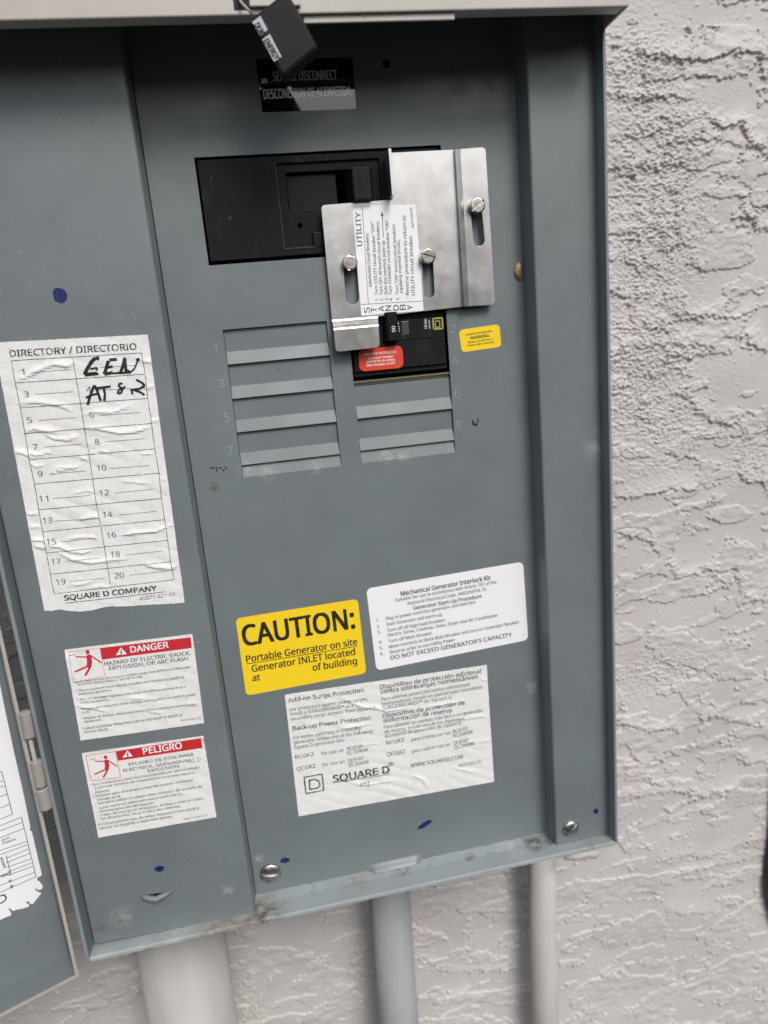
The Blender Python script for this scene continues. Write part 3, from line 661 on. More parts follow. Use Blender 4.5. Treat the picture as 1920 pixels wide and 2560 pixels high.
# screws
def screw_head(name, c_, y, rad, ang, m, parent, dome=1.5, hgt=1.2, slot=0.16, depth=0.9, flat=False):
    xs = list(np.linspace(-1, -slot-0.02, 13))+[-slot, slot]+list(np.linspace(slot+0.02, 1, 13)); nn = 22; vs = []
    ca, sa = math.cos(ang), math.sin(ang)
    for x in xs:
        L = math.sqrt(max(0, 1-x*x))
        for j in range(nn+1):
            zz = L*(2*j/nn-1); r2 = min(1, math.hypot(x, zz))
            h = hgt+dome*(math.sqrt(max(0, 1.03-r2*r2)) if not flat else min(1, (1-r2)*7+0.15))
            if abs(x) <= slot+1e-6: h -= depth
            vs.append(np.array((c_[0]+rad*(x*ca-zz*sa), y-h, c_[1]+rad*(x*sa+zz*ca))))
    mb = MB(); mb.v = vs; mm = nn+1
    mb.f = [(i*mm+j, i*mm+j+1, (i+1)*mm+j+1, (i+1)*mm+j) for i in range(len(xs)-1) for j in range(nn)]
    k0 = len(mb.v); K = 40
    for q, hh in ((1.0, hgt+dome*0.16), (1.0, 0.0)):
        for k in range(K): a = 2*math.pi*k/K; mb.v.append(np.array((c_[0]+rad*q*math.cos(a), y-hh, c_[1]+rad*q*math.sin(a))))
    mb.f += [(k0+k, k0+(k+1) % K, k0+K+(k+1) % K, k0+K+k) for k in range(K)]
    o = mb.build(name, m, parent, fix=False)
    bm = bmesh.new(); bm.from_mesh(o.data)
    bmesh.ops.recalc_face_normals(bm, faces=bm.faces[:]); bm.to_mesh(o.data); bm.free()
    for p in o.data.polygons: p.use_smooth = True
    o.data.set_sharp_from_angle(angle=math.radians(35)); return o
c_ = P(676.7, 2185.6, -2); screw_head('screw', (c_[0], c_[2]), -0.1, 6.7, math.radians(80), M_SCREW, panel, 2.4, 0.8, 0.12, 0.9)
c_ = P(1428.6, 2074.3, -18); screw_head('screw', (c_[0], c_[2]), RAISE-0.1, 5.7, math.radians(125), M_SCREW, panel, 2.2, 0.6, 0.12, 0.9)

# blue marker dots
def dot(px, py, y, rx, ry, ang=0, seed=0):
    rng = np.random.default_rng(seed); c_ = P(px, py, y); k = (D0+y)/F_PX*1.05; pts = []
    for i in range(18):
        a = 2*math.pi*i/18; q = 1+rng.normal(0, 0.08); x, z = rx*k*q*math.cos(a), ry*k*q*math.sin(a)
        pts.append((c_[0]+x*math.cos(ang)-z*math.sin(ang), c_[2]+x*math.sin(ang)+z*math.cos(ang)))
    mb = MB(); mb.prism(pts, y-0.06, y-0.01); o = mb.build('ink_mark', M_MARKER, panel); return o
for i, a in enumerate(((150, 740, RAISE, 15, 17), (398.6, 2172, RAISE, 12, 9), (712.8, 2150.8, 0, 13, 8), (1062.5, 2060.7, 0, 22, 8, math.radians(24)), (1489.7, 2027.8, RAISE, 8, 9, 0.5))): dot(*a, seed=i)
mb = MB(); mb.tube([P(*VB(x, y), -0.05) for x, y in ((1420, 668), (1421, 685), (1440, 690), (1446, 676), (1447, 655))], [0.5, 0.7, 0.8, 0.45, 0.2], 6)
o = mb.build('ink_mark', M_MARKER, panel); 
# small embossed dots / stamp near the left column
mb = MB()
for x, y in ((97, 911), (112, 910), (125, 923), (145, 910), (160, 922), (172, 910), (127, 911)):
    c_ = P(*VB(x, y)); mb.prism(circle((c_[0], c_[2]), 0.55, 10), -0.05, -0.01)
mb.build('punched_mark', M_BLACK2, panel)

# hood above
HY = -50.0
ze = (P(0, 52.7, HY)[2]+P(1512, 16.2, HY)[2])/2; hx1 = P(1574, 8, HY)[0]; hx0 = -220
mb = MB()
mb.box(hx0, hx1, HY, HY+1.6, ze, ze+70); mb.box(hx0, hx1, HY+1.7, WY-4, ze+66, ze+68)
mb.box(hx0, hx1-1.7, HY+1.7, HY+10, ze+0.2, ze+1.6)
mb.add([(hx1, HY+1.7, ze), (hx1, HY+1.7, ze+66), (hx1, WY-4, ze+66), (hx1, WY-4, ze-6), (hx1-1.6, HY+1.7, ze), (hx1-1.6, HY+1.7, ze+66), (hx1-1.6, WY-4, ze+66), (hx1-1.6, WY-4, ze-6)],
       [(0, 1, 2, 3), (7, 6, 5, 4), (0, 4, 5, 1), (1, 5, 6, 2), (2, 6, 7, 3), (3, 7, 4, 0)])
hood = mb.build('hood', M_BEIGE, panel, bevel=0.7); tag(hood, 'beige rain hood along the top of the enclosure')
VT = view(560, 0, 4.1475)
mb = MB(); x0, x1 = P(*VT(820, 100), HY)[0], P(1140, 40, HY)[0]
mb.box(x0, x1, HY+1.9, HY+3.4, ze-3.2, ze+30); mb.box(x0-24, x0-1, HY-2.2, HY-0.05, ze+2.5, ze+40)
mb.build('hood_latch', M_BEIGE, panel, bevel=0.5)
mb = MB(); c_ = P(602, 12, HY); mb.box(c_[0]-3.2, c_[0]+4.5, HY-0.12, HY-0.02, c_[2]-2.2, c_[2]+2.6); mb.build('seal_hole', M_BLACK2, panel)

# open hinged door at the left
VDr = view(0, 1780, 4.0227); V17 = view(0, 1700, 2.573)
TH = math.radians(24.5); hx, hy = None, RIM+1.0
hx = np.mean([P(*V17(70, 0), hy)[0], P(*V17(500, 1870), hy)[0]]); hz = P(196, 2440, hy)[2]
ddir = np.array([-math.cos(TH), -math.sin(TH), 0]); dn = np.array([math.sin(TH), -math.cos(TH), 0])   # along the door, out of its inner face
def onplane(px, py, off=0.0):                  # photo pixel onto the door's inner face
    q = RC.T @ np.array([px-960.0, py-1280.0, F_PX]); d_ = np.array([q[0], q[2], -q[1]]); o_ = np.array([0, -D0, 0.0])
    p0 = np.array([hx, hy, 0.0])+dn*off; return o_+d_*(((p0-o_) @ dn)/(d_ @ dn))
door_m = MB(); W_ = 210.0; zt_d = 120.0
def dp(s_, z, off): p = np.array([hx, hy, z])+ddir*s_+dn*off; return p
LIPD = 20.0
def dbox(mbx, s0, s1, z0, z1, o0, o1): mbx.hexa([dp(s0, z0, o1), dp(s1, z0, o1), dp(s1, z1, o1), dp(s0, z1, o1)], [dp(s0, z0, o0), dp(s1, z0, o0), dp(s1, z1, o0), dp(s0, z1, o0)])
dbox(door_m, 1.3, W_, hz+1.3, zt_d, -LIPD-1.4, -LIPD)                  # the sheet
dbox(door_m, 0, 1.2, hz, zt_d, -LIPD-1.4, -0.6); dbox(door_m, 1.25, W_, hz, hz+1.2, -LIPD-1.4, -0.6)   # folded lips
door = door_m.build('door', M_PAINT, panel); tag(door, 'opened hinged door at the left with a torn wiring label')
mb = MB(); dbox(mb, -0.3, 1.5, hz-0.2, zt_d, -0.55, 0.3); dbox(mb, 1.55, W_, hz-0.2, hz+1.5, -0.55, 0.3)
o = mb.build('door_edge', M_CREAM, door); tag(o, 'cream painted folded edge of the door')
door_off = -LIPD
VX = lambda x, y: VDr(x, y)
class DoorInk(Ink):
    def p2(s, x, y): q = onplane(*s.V(x, y), door_off); return np.array([(q-np.array([hx, hy, 0])) @ ddir, q[2]])
    def put(s, xz): return [tuple(dp(-(-a), z, door_off+0.2+s.lift)) for a, z in np.asarray(xz)]
di = DoorInk(VX, 0)
def door_sheet(pts, o0, o1, name, m, parent):
    pl = [di.p2(*p) for p in pts]; tr = tessellate_polygon([[Vector((p[0], p[1], 0)) for p in pl]]); n = len(pl); mb = MB()
    mb.add([dp(a, z, door_off+o1) for a, z in pl]+[dp(a, z, door_off+o0) for a, z in pl], [tuple(t) for t in tr]+[tuple(i+n for i in reversed(t)) for t in tr]+[(i, (i+1) % n, (i+1) % n+n, i+n) for i in range(n)])
    return mb.build(name, m, parent)
lab = door_sheet([(-260, -520), (-50, -520), (55, 0), (140, 400), (225, 770), (300, 1130), (303, 1165), (300, 1190), (320, 1200), (418, 1625), (415, 1645), (375, 1665), (372, 1690), (395, 1700), (428, 1745), (425, 1775), (385, 1790), (365, 1770), (350, 1785), (385, 1810), (412, 1815), (405, 1835), (368, 1880), (330, 1930), (300, 1925), (290, 1900), (255, 1910), (290, 1935), (292, 1955), (230, 1975), (170, 1985), (130, 2000), (100, 1975), (88, 1965), (90, 1985), (112, 2020), (108, 2045), (60, 2062), (0, 2090), (-260, 2190)], 0.02, 0.2, 'wiring_label', M_WHITE, door)
tag(lab, 'white wiring label with a torn and scorched lower edge')
for pts in ([(-260, 690), (-100, 640), (15, 595), (125, 1025), (0, 1077), (-260, 1180)], [(-260, 735), (0, 700), (30, 690)], [(-260, 800), (0, 755), (45, 740)], [(-260, 930), (0, 850), (70, 825)], [(-260, 1050), (0, 965), (95, 925)],
            [(-260, 1240), (0, 1142), (215, 1055), (362, 1655), (0, 1812), (-260, 1920)], [(0, 1195), (228, 1105)], [(0, 1262), (243, 1168)], [(-100, 1430), (0, 1390), (268, 1300)], [(0, 1432), (275, 1332)], [(60, 1470), (285, 1375)], [(60, 1515), (297, 1420)], [(70, 1560), (308, 1475)], [(80, 1605), (318, 1515)], [(80, 1640), (330, 1550)], [(0, 1742), (345, 1610)], [(60, 1440), (110, 1640)]):
    di.line(pts, 7)
di.text('240/120 V', 10, 1283, 95, 1245, 22); di.text('TERMINAL', 15, 1312, 165, 1262, 22); di.text('WIRE', 20, 1450, 62, 1560, 26, 0.03); di.text('AWG', 0, 1640, 95, 1605, 26, 0.03)
di.text('A', 85, 1690, 108, 1680, 26, 0.03); di.text('B', 100, 1745, 128, 1733, 26, 0.03)
di.line([(0, 1850), (30, 1835), (52, 1845), (62, 1870), (50, 1895), (0, 1925)], 16)
di.build('lettering', M_BLUEGREY, lab)
# hinge knuckles
mb = MB()
def kn(mbx, x0, y0, x1, y1, r_): mbx.tube([P(*V17(x0, y0), hy-1), P(*V17(x1, y1), hy-1)], r_, 20)
for a in ((158, 205, 190, 365), (230, 520, 262, 680)):
    m2 = MB(); kn(m2, *a, 3.1); q = m2.build('hinge', M_HINGE, door, bevel=0.4); q.data.shade_smooth(); q.data.set_sharp_from_angle(angle=math.radians(40))
m2 = MB(); kn(m2, 266, 695, 298, 825, 3.5); q = m2.build('hinge', M_HINGE, door, bevel=0.5); q.data.shade_smooth(); q.data.set_sharp_from_angle(angle=math.radians(40))
m2 = MB(); kn(m2, 190, 365, 305, 855, 1.2); m2.build('hinge_pin', M_HINGE, door, smooth=True)

# ------------------------------------------------------------------ stickers on the panel
# directory
V1 = view(0, 780, 2.8365)
cr = [([(225, 450), (300, 405), (380, 375), (480, 385), (520, 370)], 1.1, 0.7), ([(130, 480), (210, 455), (260, 420)], 1.0, 0.5), ([(140, 655), (260, 640), (420, 665), (520, 705)], 1.2, 0.65), ([(590, 730), (680, 715), (800, 715), (920, 670)], 0.9, 0.55),
      ([(180, 860), (240, 830), (350, 850), (420, 860)], 1.2, 0.7), ([(600, 825), (700, 830), (850, 860), (960, 850), (1070, 815)], 1.2, 0.8), ([(320, 870), (380, 900), (480, 910), (550, 885)], 0.9, 0.6), ([(205, 1000), (260, 1020), (340, 1000), (370, 1010)], 0.9, 0.6), ([(100, 995), (160, 1000), (215, 1030)], 1.0, 0.6),
      ([(650, 1000), (720, 990), (780, 998)], 0.7, 0.5), ([(380, 1125), (430, 1105), (520, 1110), (560, 1090)], 0.8, 0.6), ([(565, 1035), (620, 1050)], 0.7, 0.5), ([(220, 1080), (260, 1100), (310, 1090)], 0.8, 0.5), ([(360, 1150), (420, 1130), (470, 1125)], 0.7, 0.5), ([(520, 1290), (600, 1270), (680, 1280)], 0.9, 0.35), ([(850, 1200), (960, 1210), (1060, 1220)], 0.8, 0.35),
      ([(190, 1430), (230, 1440), (270, 1425)], 0.8, 0.5), ([(560, 1480), (640, 1455), (710, 1450)], 0.9, 0.6), ([(210, 1530), (290, 1525)], 0.8, 0.5), ([(220, 1620), (300, 1620), (330, 1640)], 0.9, 0.6), ([(470, 1620), (560, 1600), (640, 1598), (700, 1615)], 0.8, 0.5), ([(860, 1590), (960, 1570), (1100, 1560), (1200, 1520), (1240, 1505)], 0.9, 0.6),
      ([(330, 1660), (420, 1665), (500, 1700), (590, 1710), (650, 1690)], 1.2, 0.8), ([(420, 1710), (520, 1760), (640, 1780), (760, 1765), (900, 1750)], 1.2, 0.75), ([(240, 1660), (330, 1680)], 1.1, 0.6), ([(1020, 1790), (1100, 1810), (1200, 1820), (1270, 1800)], 1.3, 0.8), ([(500, 1945), (580, 1930), (680, 1905)], 0.9, 0.5), ([(640, 1965), (720, 1945), (780, 1960)], 0.8, 0.4),
      ([(1080, 780), (1130, 770)], 0.8, 0.5), ([(1150, 1190), (1190, 1185)], 0.8, 0.4), ([(1000, 1015), (1080, 1005)], 0.8, 0.4), ([(1000, 350), (1080, 360)], 1.0, 0.5), ([(1030, 545), (1090, 530)], 1.0, 0.5)]
s1 = creases(V1, RAISE, cr, 5, 0.14)
def rag1(u): return 1.0+0.014*max(0, 1-abs(u-0.24)/0.16)-0.006*max(0, 1-abs(u-0.11)/0.05)+0.0025*math.sin(u*23)*(1 if u < 0.5 else 0.2)
dl = wrinkled('directory_sticker', V1, [(-43, 217), (1048, 160), (1310, 2062), (315, 2118)], RAISE, M_PAPER, panel, s1, 90, 150, rag1)
tag(dl, 'wrinkled white circuit directory sticker with handwritten marker entries')
k1 = Ink(V1, RAISE-0.12, s1, 0.10)
k1.text('DIRECTORY / DIRECTORIO', 74, 318, 970, 266, 46, 0.02)
lft = [(80, 345), (108, 503), (145, 680), (178, 862), (208, 1047), (245, 1220), (275, 1402), (303, 1558), (330, 1708), (358, 1860), (385, 1998)]
rgt = [(1003, 290), (1030, 440), (1048, 612), (1075, 790), (1098, 970), (1128, 1142), (1145, 1322), (1168, 1472), (1190, 1618), (1210, 1770), (1235, 1898)]
for a, b_ in zip(lft, rgt): k1.line([a, b_], 5)
k1.line(lft, 5); k1.line(rgt, 5); k1.line([(518, 333), (540, 470), (572, 650), (600, 830), (632, 1012), (658, 1185), (685, 1365), (715, 1520), (740, 1665), (765, 1815), (782, 1930)], 5)
k1.text('SQUARE D COMPANY', 460, 2045, 1112, 1975, 36, 0.035); k1.line([(462, 2065), (1165, 1984)], 6)
k1.build('lettering', M_WORN, dl)
k1 = Ink(V1, RAISE-0.12, s1, 0.10)
for t, x, y, x2 in (('1', 150, 445, 178), ('3', 173, 604, 208), ('5', 195, 788, 231), ('7', 237, 977, 270), ('9', 272, 1168, 305), ('11', 280, 1345, 345), ('13', 308, 1500, 374), ('15', 335, 1650, 402), ('17', 368, 1790, 432), ('19', 400, 1935, 466),
                   ('6', 637, 752, 668), ('8', 676, 940, 706), ('10', 690, 1127, 755), ('12', 708, 1303, 775), ('14', 733, 1458, 797), ('16', 760, 1602, 825), ('18', 788, 1740, 852), ('20', 814, 1890, 880), ('4', 617, 570, 650)):
    k1.text(t, x, y, x2, y-0.07*(x2-x), 40, 0.006)
for (x, y), (x2, y2) in (((225, 428), (498, 408)), ((250, 584), (520, 565)), ((272, 770), (540, 748)), ((312, 958), (578, 936)), ((348, 1150), (612, 1126)), ((372, 1323), (640, 1300)), ((384, 1482), (700, 1465)), ((430, 1630), (685, 1602)), ((460, 1768), (720, 1742)), ((495, 1912), (745, 1886)),
                        ((700, 395), (960, 378)), ((690, 553), (1030, 540)), ((710, 733), (995, 712)), ((748, 920), (1030, 898)), ((782, 1110), (1056, 1088)), ((818, 1283), (1090, 1256)), ((842, 1440), (1110, 1412)), ((868, 1583), (1130, 1556)), ((890, 1724), (1155, 1693)), ((918, 1866), (1185, 1836))):
    k1.line([(x, y), (x2, y2)], 4)
k1.text('40271-821-01', 990, 2045, 1240, 2012, 26, 0.0)
k1.build('lettering', M_GREYINK, dl)
k1 = Ink(V1, RAISE-0.12, s1, 0.13)
for pts, w in (([(705, 330), (680, 325), (655, 345), (630, 385), (612, 415), (600, 445), (640, 440), (690, 435)], 24), ([(640, 405), (690, 395), (685, 415)], 14), ([(775, 340), (830, 335)], 20), ([(770, 345), (755, 395), (740, 440), (800, 430)], 22), ([(755, 395), (800, 385)], 16), ([(850, 440), (870, 390), (885, 325), (890, 380), (895, 430)], 20), ([(890, 380), (900, 410), (930, 425), (955, 400), (980, 340)], 11), ([(965, 340), (992, 335)], 18), ([(600, 440), (700, 440)], 14), ([(800, 435), (930, 428)], 14),
               ([(622, 660), (635, 610), (660, 540), (672, 520), (690, 560), (715, 630)], 18), ([(610, 608), (650, 588), (690, 580)], 15), ([(690, 540), (785, 528)], 16), ([(735, 535), (745, 585), (740, 630)], 16), ([(870, 510), (850, 505), (840, 525), (870, 545), (860, 575), (835, 580), (840, 555), (890, 530)], 14), ([(965, 480), (1005, 500), (1028, 520), (990, 545), (940, 550), (1000, 570), (1025, 590)], 15), ([(930, 545), (940, 585)], 14)):
    k1.line(pts, w*1.2)
k1.build('handwriting', M_INK, dl)

# danger stickers
V2 = view(120, 1560, 3.6065)
def man(k, x, y, s_):
    T_ = lambda px, py: (x+(px-358)*s_, y+(py-252)*s_)
    k.fill([T_(358+18*math.cos(a), 252+20*math.sin(a)) for a in np.linspace(0, 2*math.pi, 14, endpoint=False)])
    k.fill([T_(*p) for p in ((345, 285), (380, 272), (392, 300), (400, 345), (392, 380), (360, 395), (350, 375), (352, 330))])
    for pts, w in (([(352, 296), (300, 296), (255, 294)], 13), ([(255, 294), (236, 272), (192, 284)], 7), ([(378, 280), (430, 315), (482, 350)], 14), ([(385, 365), (352, 383), (243, 430)], 18), ([(388, 370), (365, 415), (335, 465)], 20)): k.line([T_(*p) for p in pts], w*s_)
def danger(corners, bar, tri, word, wq, heads, body, code, frame, man_at, wr, name, label, seed):
    sf = creases(V2, RAISE, wr, seed, 0.12)
    st = wrinkled(name, V2, corners, RAISE, M_PAPER, panel, sf, 60, 50); tag(st, label)
    k = Ink(V2, RAISE-0.12, sf, 0.09); k.band(bar); man(k, *man_at); k.line(frame+[frame[0]], 5 if seed == 8 else 3)
    k.build('red_band', M_REDINK, st)
    k = Ink(V2, RAISE-0.12, sf, 0.15); k.fill(tri); k.text(word, *wq, 0.02); k.build('signal_word', M_WHITEINK, st)
    k = Ink(V2, RAISE-0.12, sf, 0.20); cx = sum(p[0] for p in tri)/3; cy = sum(p[1] for p in tri)/3; k.line([(cx+6, cy-24), (cx-8, cy+2), (cx+7, cy), (cx-4, cy+20)], 8); 
    k.build('shock_symbol', M_INK, st)
    k = Ink(V2, RAISE-0.12, sf, 0.11)
    for q in heads: k.text(*q, 0.015)
    for q in body: k.text(*q, 0.0)
    k.text(*code, 0.0); k.build('lettering', M_WORN, st)
danger([(150, 232), (1302, 90), (1408, 893), (295, 1050)], [(470, 216), (1285, 119), (1297, 215), (490, 320)], [(658, 210), (612, 281), (712, 269)], 'DANGER', (748, 258, 1088, 212, 56),
       [('HAZARD OF ELECTRIC SHOCK,', 512, 374, 1285, 276, 33), ('EXPLOSION, OR ARC FLASH', 553, 416, 1265, 326, 33)],
       [('Apply appropriate personal protective equipment (PPE) and follow safe', 235, 535, 1285, 394, 20), ('electrical work practices. See NFPA 70E.', 265, 556, 855, 482, 20), ('• This equipment must only be installed and serviced by qualified', 255, 612, 1225, 487, 21), ('electrical personnel.', 280, 641, 580, 602, 20), ('• Turn off all power supplying this equipment before working on or in', 270, 693, 1250, 572, 21), ('inside equipment.', 295, 719, 555, 689, 20),
        ('• Always use a properly rated voltage sensing device to confirm power', 288, 777, 1335, 642, 21), ('is off.', 310, 806, 385, 796, 20), ('• Replace all devices, doors and covers before turning on power to this', 303, 862, 1340, 727, 21), ('equipment.', 330, 889, 490, 869, 20), ('Failure to follow these instructions will result in death or', 320, 955, 1215, 828, 25), ('serious injury.', 325, 986, 550, 955, 24)],
       ('40271-001-01', 1200, 878, 1375, 855, 16), [(188, 252), (470, 217), (515, 470), (230, 528)], (358, 252, 1.0),
       [([(730, 672), (800, 668), (870, 675)], 0.8, 0.45), ([(250, 735), (330, 755), (430, 765), (530, 790)], 1.0, 0.6), ([(890, 790), (960, 795), (1040, 808)], 0.8, 0.45), ([(1240, 735), (1300, 725), (1350, 735)], 1.0, 0.5), ([(150, 270), (190, 400), (215, 520)], 2.2, 0.7)], 'danger_sticker', 'worn white English danger sticker with a red signal band', 7)
danger([(305, 1165), (1400, 1008), (1520, 1740), (455, 1925)], [(613, 1146), (1380, 1028), (1392, 1117), (632, 1232)], [(717, 1138), (672, 1204), (766, 1190)], 'PELIGRO', (862, 1174, 1208, 1120, 58),
       [('PELIGRO DE DESCARGA', 730, 1278, 1315, 1184, 25), ('ELÉCTRICA, QUEMADURAS O', 680, 1332, 1378, 1222, 25), ('EXPLOSIÓN', 903, 1336, 1180, 1292, 25)],
       [('• Solamente el personal eléctrico especializado deberá instalar', 385, 1460, 1370, 1298, 22), ('y prestar servicio de mantenimiento a este equipo.', 425, 1486, 1325, 1345, 22), ('equipo.', 430, 1525, 560, 1504, 22), ('• Desenergice el equipo antes de realizar cualquier', 405, 1566, 1310, 1412, 22), ('trabajo en él.', 445, 1594, 660, 1560, 22), ('• Siempre utilice un dispositivo detector de tensión de', 425, 1632, 1390, 1470, 22), ('valor nominal adecuado para confirmar la', 460, 1668, 1205, 1538, 22), ('desenergización del equipo.', 465, 1700, 960, 1618, 22),
        ('• Antes de energizar el equipo, vuelva a colocar todos', 445, 1740, 1405, 1578, 22), ('los dispositivos, las puertas y las cubiertas.', 480, 1766, 1200, 1648, 22), ('El incumplimiento de estas instrucciones podrá', 455, 1820, 1360, 1668, 25), ('causar la muerte o lesiones serias.', 460, 1855, 1125, 1742, 25)],
       ('40271-001-01', 1230, 1765, 1440, 1728, 16), [(342, 1186), (610, 1150), (655, 1380), (390, 1414)], (518, 1200, 0.86),
       [([(340, 1150), (480, 1135), (600, 1125)], 0.8, 0.4), ([(780, 1085), (900, 1060), (1050, 1055)], 1.0, 0.5), ([(1390, 1010), (1425, 1060), (1440, 1110)], 1.6, 0.8), ([(1250, 1235), (1330, 1240), (1390, 1215)], 0.8, 0.4)], 'danger_sticker', 'worn white Spanish danger sticker with a red signal band', 8)

# caution, kit and surge stickers
V4 = view(560, 1380, 2.0738)
st = sticker('caution_sticker', V4, [(60, 345), (693, 243), (738, 628), (115, 745)], 0, M_YELLOW, panel, 26); tag(st, 'bright yellow caution sticker about a portable generator')
k = Ink(V4, -0.15); k.text('CAUTION:', 105, 487, 678, 393, 104, 0.02); k.text('Portable Generator on site', 118, 572, 692, 480, 34, 0.016); k.line([(118, 580), (694, 488)], 4); k.text('Generator INLET located', 147, 622, 680, 532, 34, 0.016); k.text('of building', 462, 616, 690, 580, 34, 0.016); k.text('at', 150, 670, 188, 664, 34, 0.016)
k.build('lettering', worn('faded_black_ink', (0.013, 0.012, 0.008), (0.05, 0.045, 0.02), 0.5, 0.7, 120), st)
st = sticker('instruction_sticker', V4, [(737, 190), (1550, 50), (1577, 455), (790, 615)], -0.0, M_WHITE, panel, 30); tag(st, 'clean white start-up procedure sticker with rounded corners')
k = Ink(V4, -0.15)
for q in (('Mechanical Generator Interlock Kit', 918, 228, 1382, 143, 23, 0.018), ('Suitable for use in accordance with Article 702 of the', 890, 258, 1413, 163, 17), ('National Electrical Code, ANSI/NFPA 70', 953, 275, 1360, 201, 17), ('Generator Start-Up Procedure', 982, 300, 1335, 237, 19, 0.018),
          ('1.', 788, 364, 805, 361, 16), ('Plug in power cord into generator and inlet box', 840, 354, 1305, 266, 17), ('2.', 793, 394, 810, 391, 16), ('Start Generator and warm up', 843, 384, 1130, 331, 17), ('3.', 797, 424, 814, 421, 16), ('Turn off all high load breakers', 847, 415, 1147, 359, 17), ('Electric-Stove, Cooktop, Oven, Dryer and Air Conditioner', 850, 440, 1420, 335, 17),
          ('4.', 803, 476, 820, 473, 16), ('Turn off Main Breaker', 853, 471, 1078, 428, 17), ('5.', 808, 506, 825, 503, 16), ('Move Interlock to block Main Breaker and turn on Generator Breaker', 857, 500, 1530, 370, 17), ('6.', 811, 537, 828, 534, 16), ('Reverse order to use Utility Power', 862, 528, 1198, 462, 17), ("DO NOT EXCEED GENERATOR'S CAPACITY", 865, 559, 1492, 438, 21, 0.016)):
    k.text(*q)
k.build('lettering', M_BLUEGREY, st)
s6 = creases(V4, 0, [([(610, 760), (660, 780), (720, 805), (790, 810), (840, 825), (960, 810)], 1.2, 0.7), ([(600, 915), (680, 905), (760, 890)], 0.9, 0.5), ([(700, 1000), (760, 1000), (800, 990)], 0.8, 0.4), ([(1000, 830), (1100, 800), (1250, 775)], 1.0, 0.4), ([(980, 1160), (1030, 1180), (1060, 1230)], 0.9, 0.6), ([(660, 1200), (740, 1210), (880, 1185)], 1.0, 0.5), ([(1190, 1120), (1290, 1140)], 0.8, 0.4), ([(330, 760), (420, 740)], 0.8, 0.3), ([(1200, 870), (1330, 850), (1370, 860)], 0.9, 0.45), ([(900, 930), (1040, 920)], 0.9, 0.35), ([(1260, 990), (1380, 975)], 0.8, 0.4), ([(1330, 660), (1365, 665)], 0.8, 0.4), ([(450, 950), (560, 960)], 0.8, 0.3)], 9, 0.13)
st = wrinkled('surge_protection_sticker', V4, [(315, 740), (1362, 585), (1400, 1190), (387, 1370)], 0, M_PAPER, panel, s6, 80, 60); tag(st, 'creased white bilingual surge protection sticker with a square D emblem')
k = Ink(V4, -0.12, s6, 0.10)
for q in (('Add-on Surge Protection', 333, 780, 725, 725, 22, 0.016), ('Back-up Power Protection', 357, 925, 763, 868, 22, 0.016), ('RCGK2', 370, 1073, 466, 1056, 20, 0.01), ('QCGK2', 378, 1135, 475, 1117, 20, 0.01), ('Dispositivo de protección adicional', 810, 710, 1332, 628, 22, 0.016), ('contra sobrecargas momentáneas', 813, 735, 1315, 655, 22, 0.016), ('Dispositivo de protección de', 823, 860, 1248, 790, 22, 0.016), ('alimentación de reserva', 825, 885, 1180, 830, 22, 0.016),
          ('RCGK2', 843, 1000, 935, 982, 20, 0.01), ('QCGK2', 845, 1060, 940, 1042, 20, 0.01), ('WWW.SQUARED.COM', 968, 1118, 1238, 1070, 20, 0.012), ('SQUARE D', 568, 1195, 858, 1143, 36, 0.028), ('®', 852, 1112, 880, 1107, 22), ('(n)', 706, 1212, 752, 1205, 20)): k.text(*q)
k.line([(566, 1196), (860, 1152)], 4)
k.line([(415, 1168), (508, 1150), (517, 1235), (425, 1252), (415, 1168)], 8); k.line([(443, 1186), (444, 1228)], 9); k.line([(438, 1184), (475, 1178), (494, 1190), (497, 1212), (484, 1224), (442, 1231)], 9)
k.build('lettering', M_WORN, st)
k = Ink(V4, -0.12, s6, 0.10)
for q in (('For protection against power surges,', 343, 825, 745, 768, 18), ('install a SURGEBREAKER™ or a', 345, 849, 670, 804, 18), ('secondary surge arrester from Square D.', 347, 874, 790, 812, 18), ('For easier switching to a standby', 360, 972, 710, 918, 18), ('generator, install one of the following', 362, 996, 770, 937, 18), ('Square D generator kits:', 365, 1022, 625, 982, 18), ('for use on', 505, 1053, 620, 1035, 18), ('RC816F', 640, 1030, 720, 1013, 18), ('RC2040M', 640, 1052, 745, 1032, 18), ('for use on', 510, 1112, 625, 1093, 18), ('QC816F', 645, 1092, 725, 1075, 18), ('QC2040M', 645, 1114, 748, 1096, 18),
          ('Para obtener protección contra sobrecargas', 817, 772, 1275, 692, 18), ('momentáneas, instale un apartarrayos secundario', 820, 797, 1338, 707, 18), ('SURGEBREAKER™ de Square D', 822, 818, 1180, 760, 18), ('Para obtener un cambio más fácil a un generador', 830, 917, 1345, 828, 18), ('de reserva, instale uno de los siguientes', 833, 941, 1245, 870, 18), ('accesorios de generador de Square D', 835, 963, 1230, 893, 18), ('para usarse con un', 973, 980, 1172, 944, 18), ('RC816F', 1188, 940, 1265, 922, 18), ('RC2040M', 1190, 962, 1288, 940, 18), ('para usarse con un', 975, 1041, 1172, 1004, 18), ('QC816F', 1190, 1000, 1268, 982, 18), ('QC2040M', 1195, 1022, 1295, 1000, 18), ('40273-012-01', 1215, 1117, 1333, 1092, 16)): k.text(*q)
k.build('lettering', M_GREYINK, st)
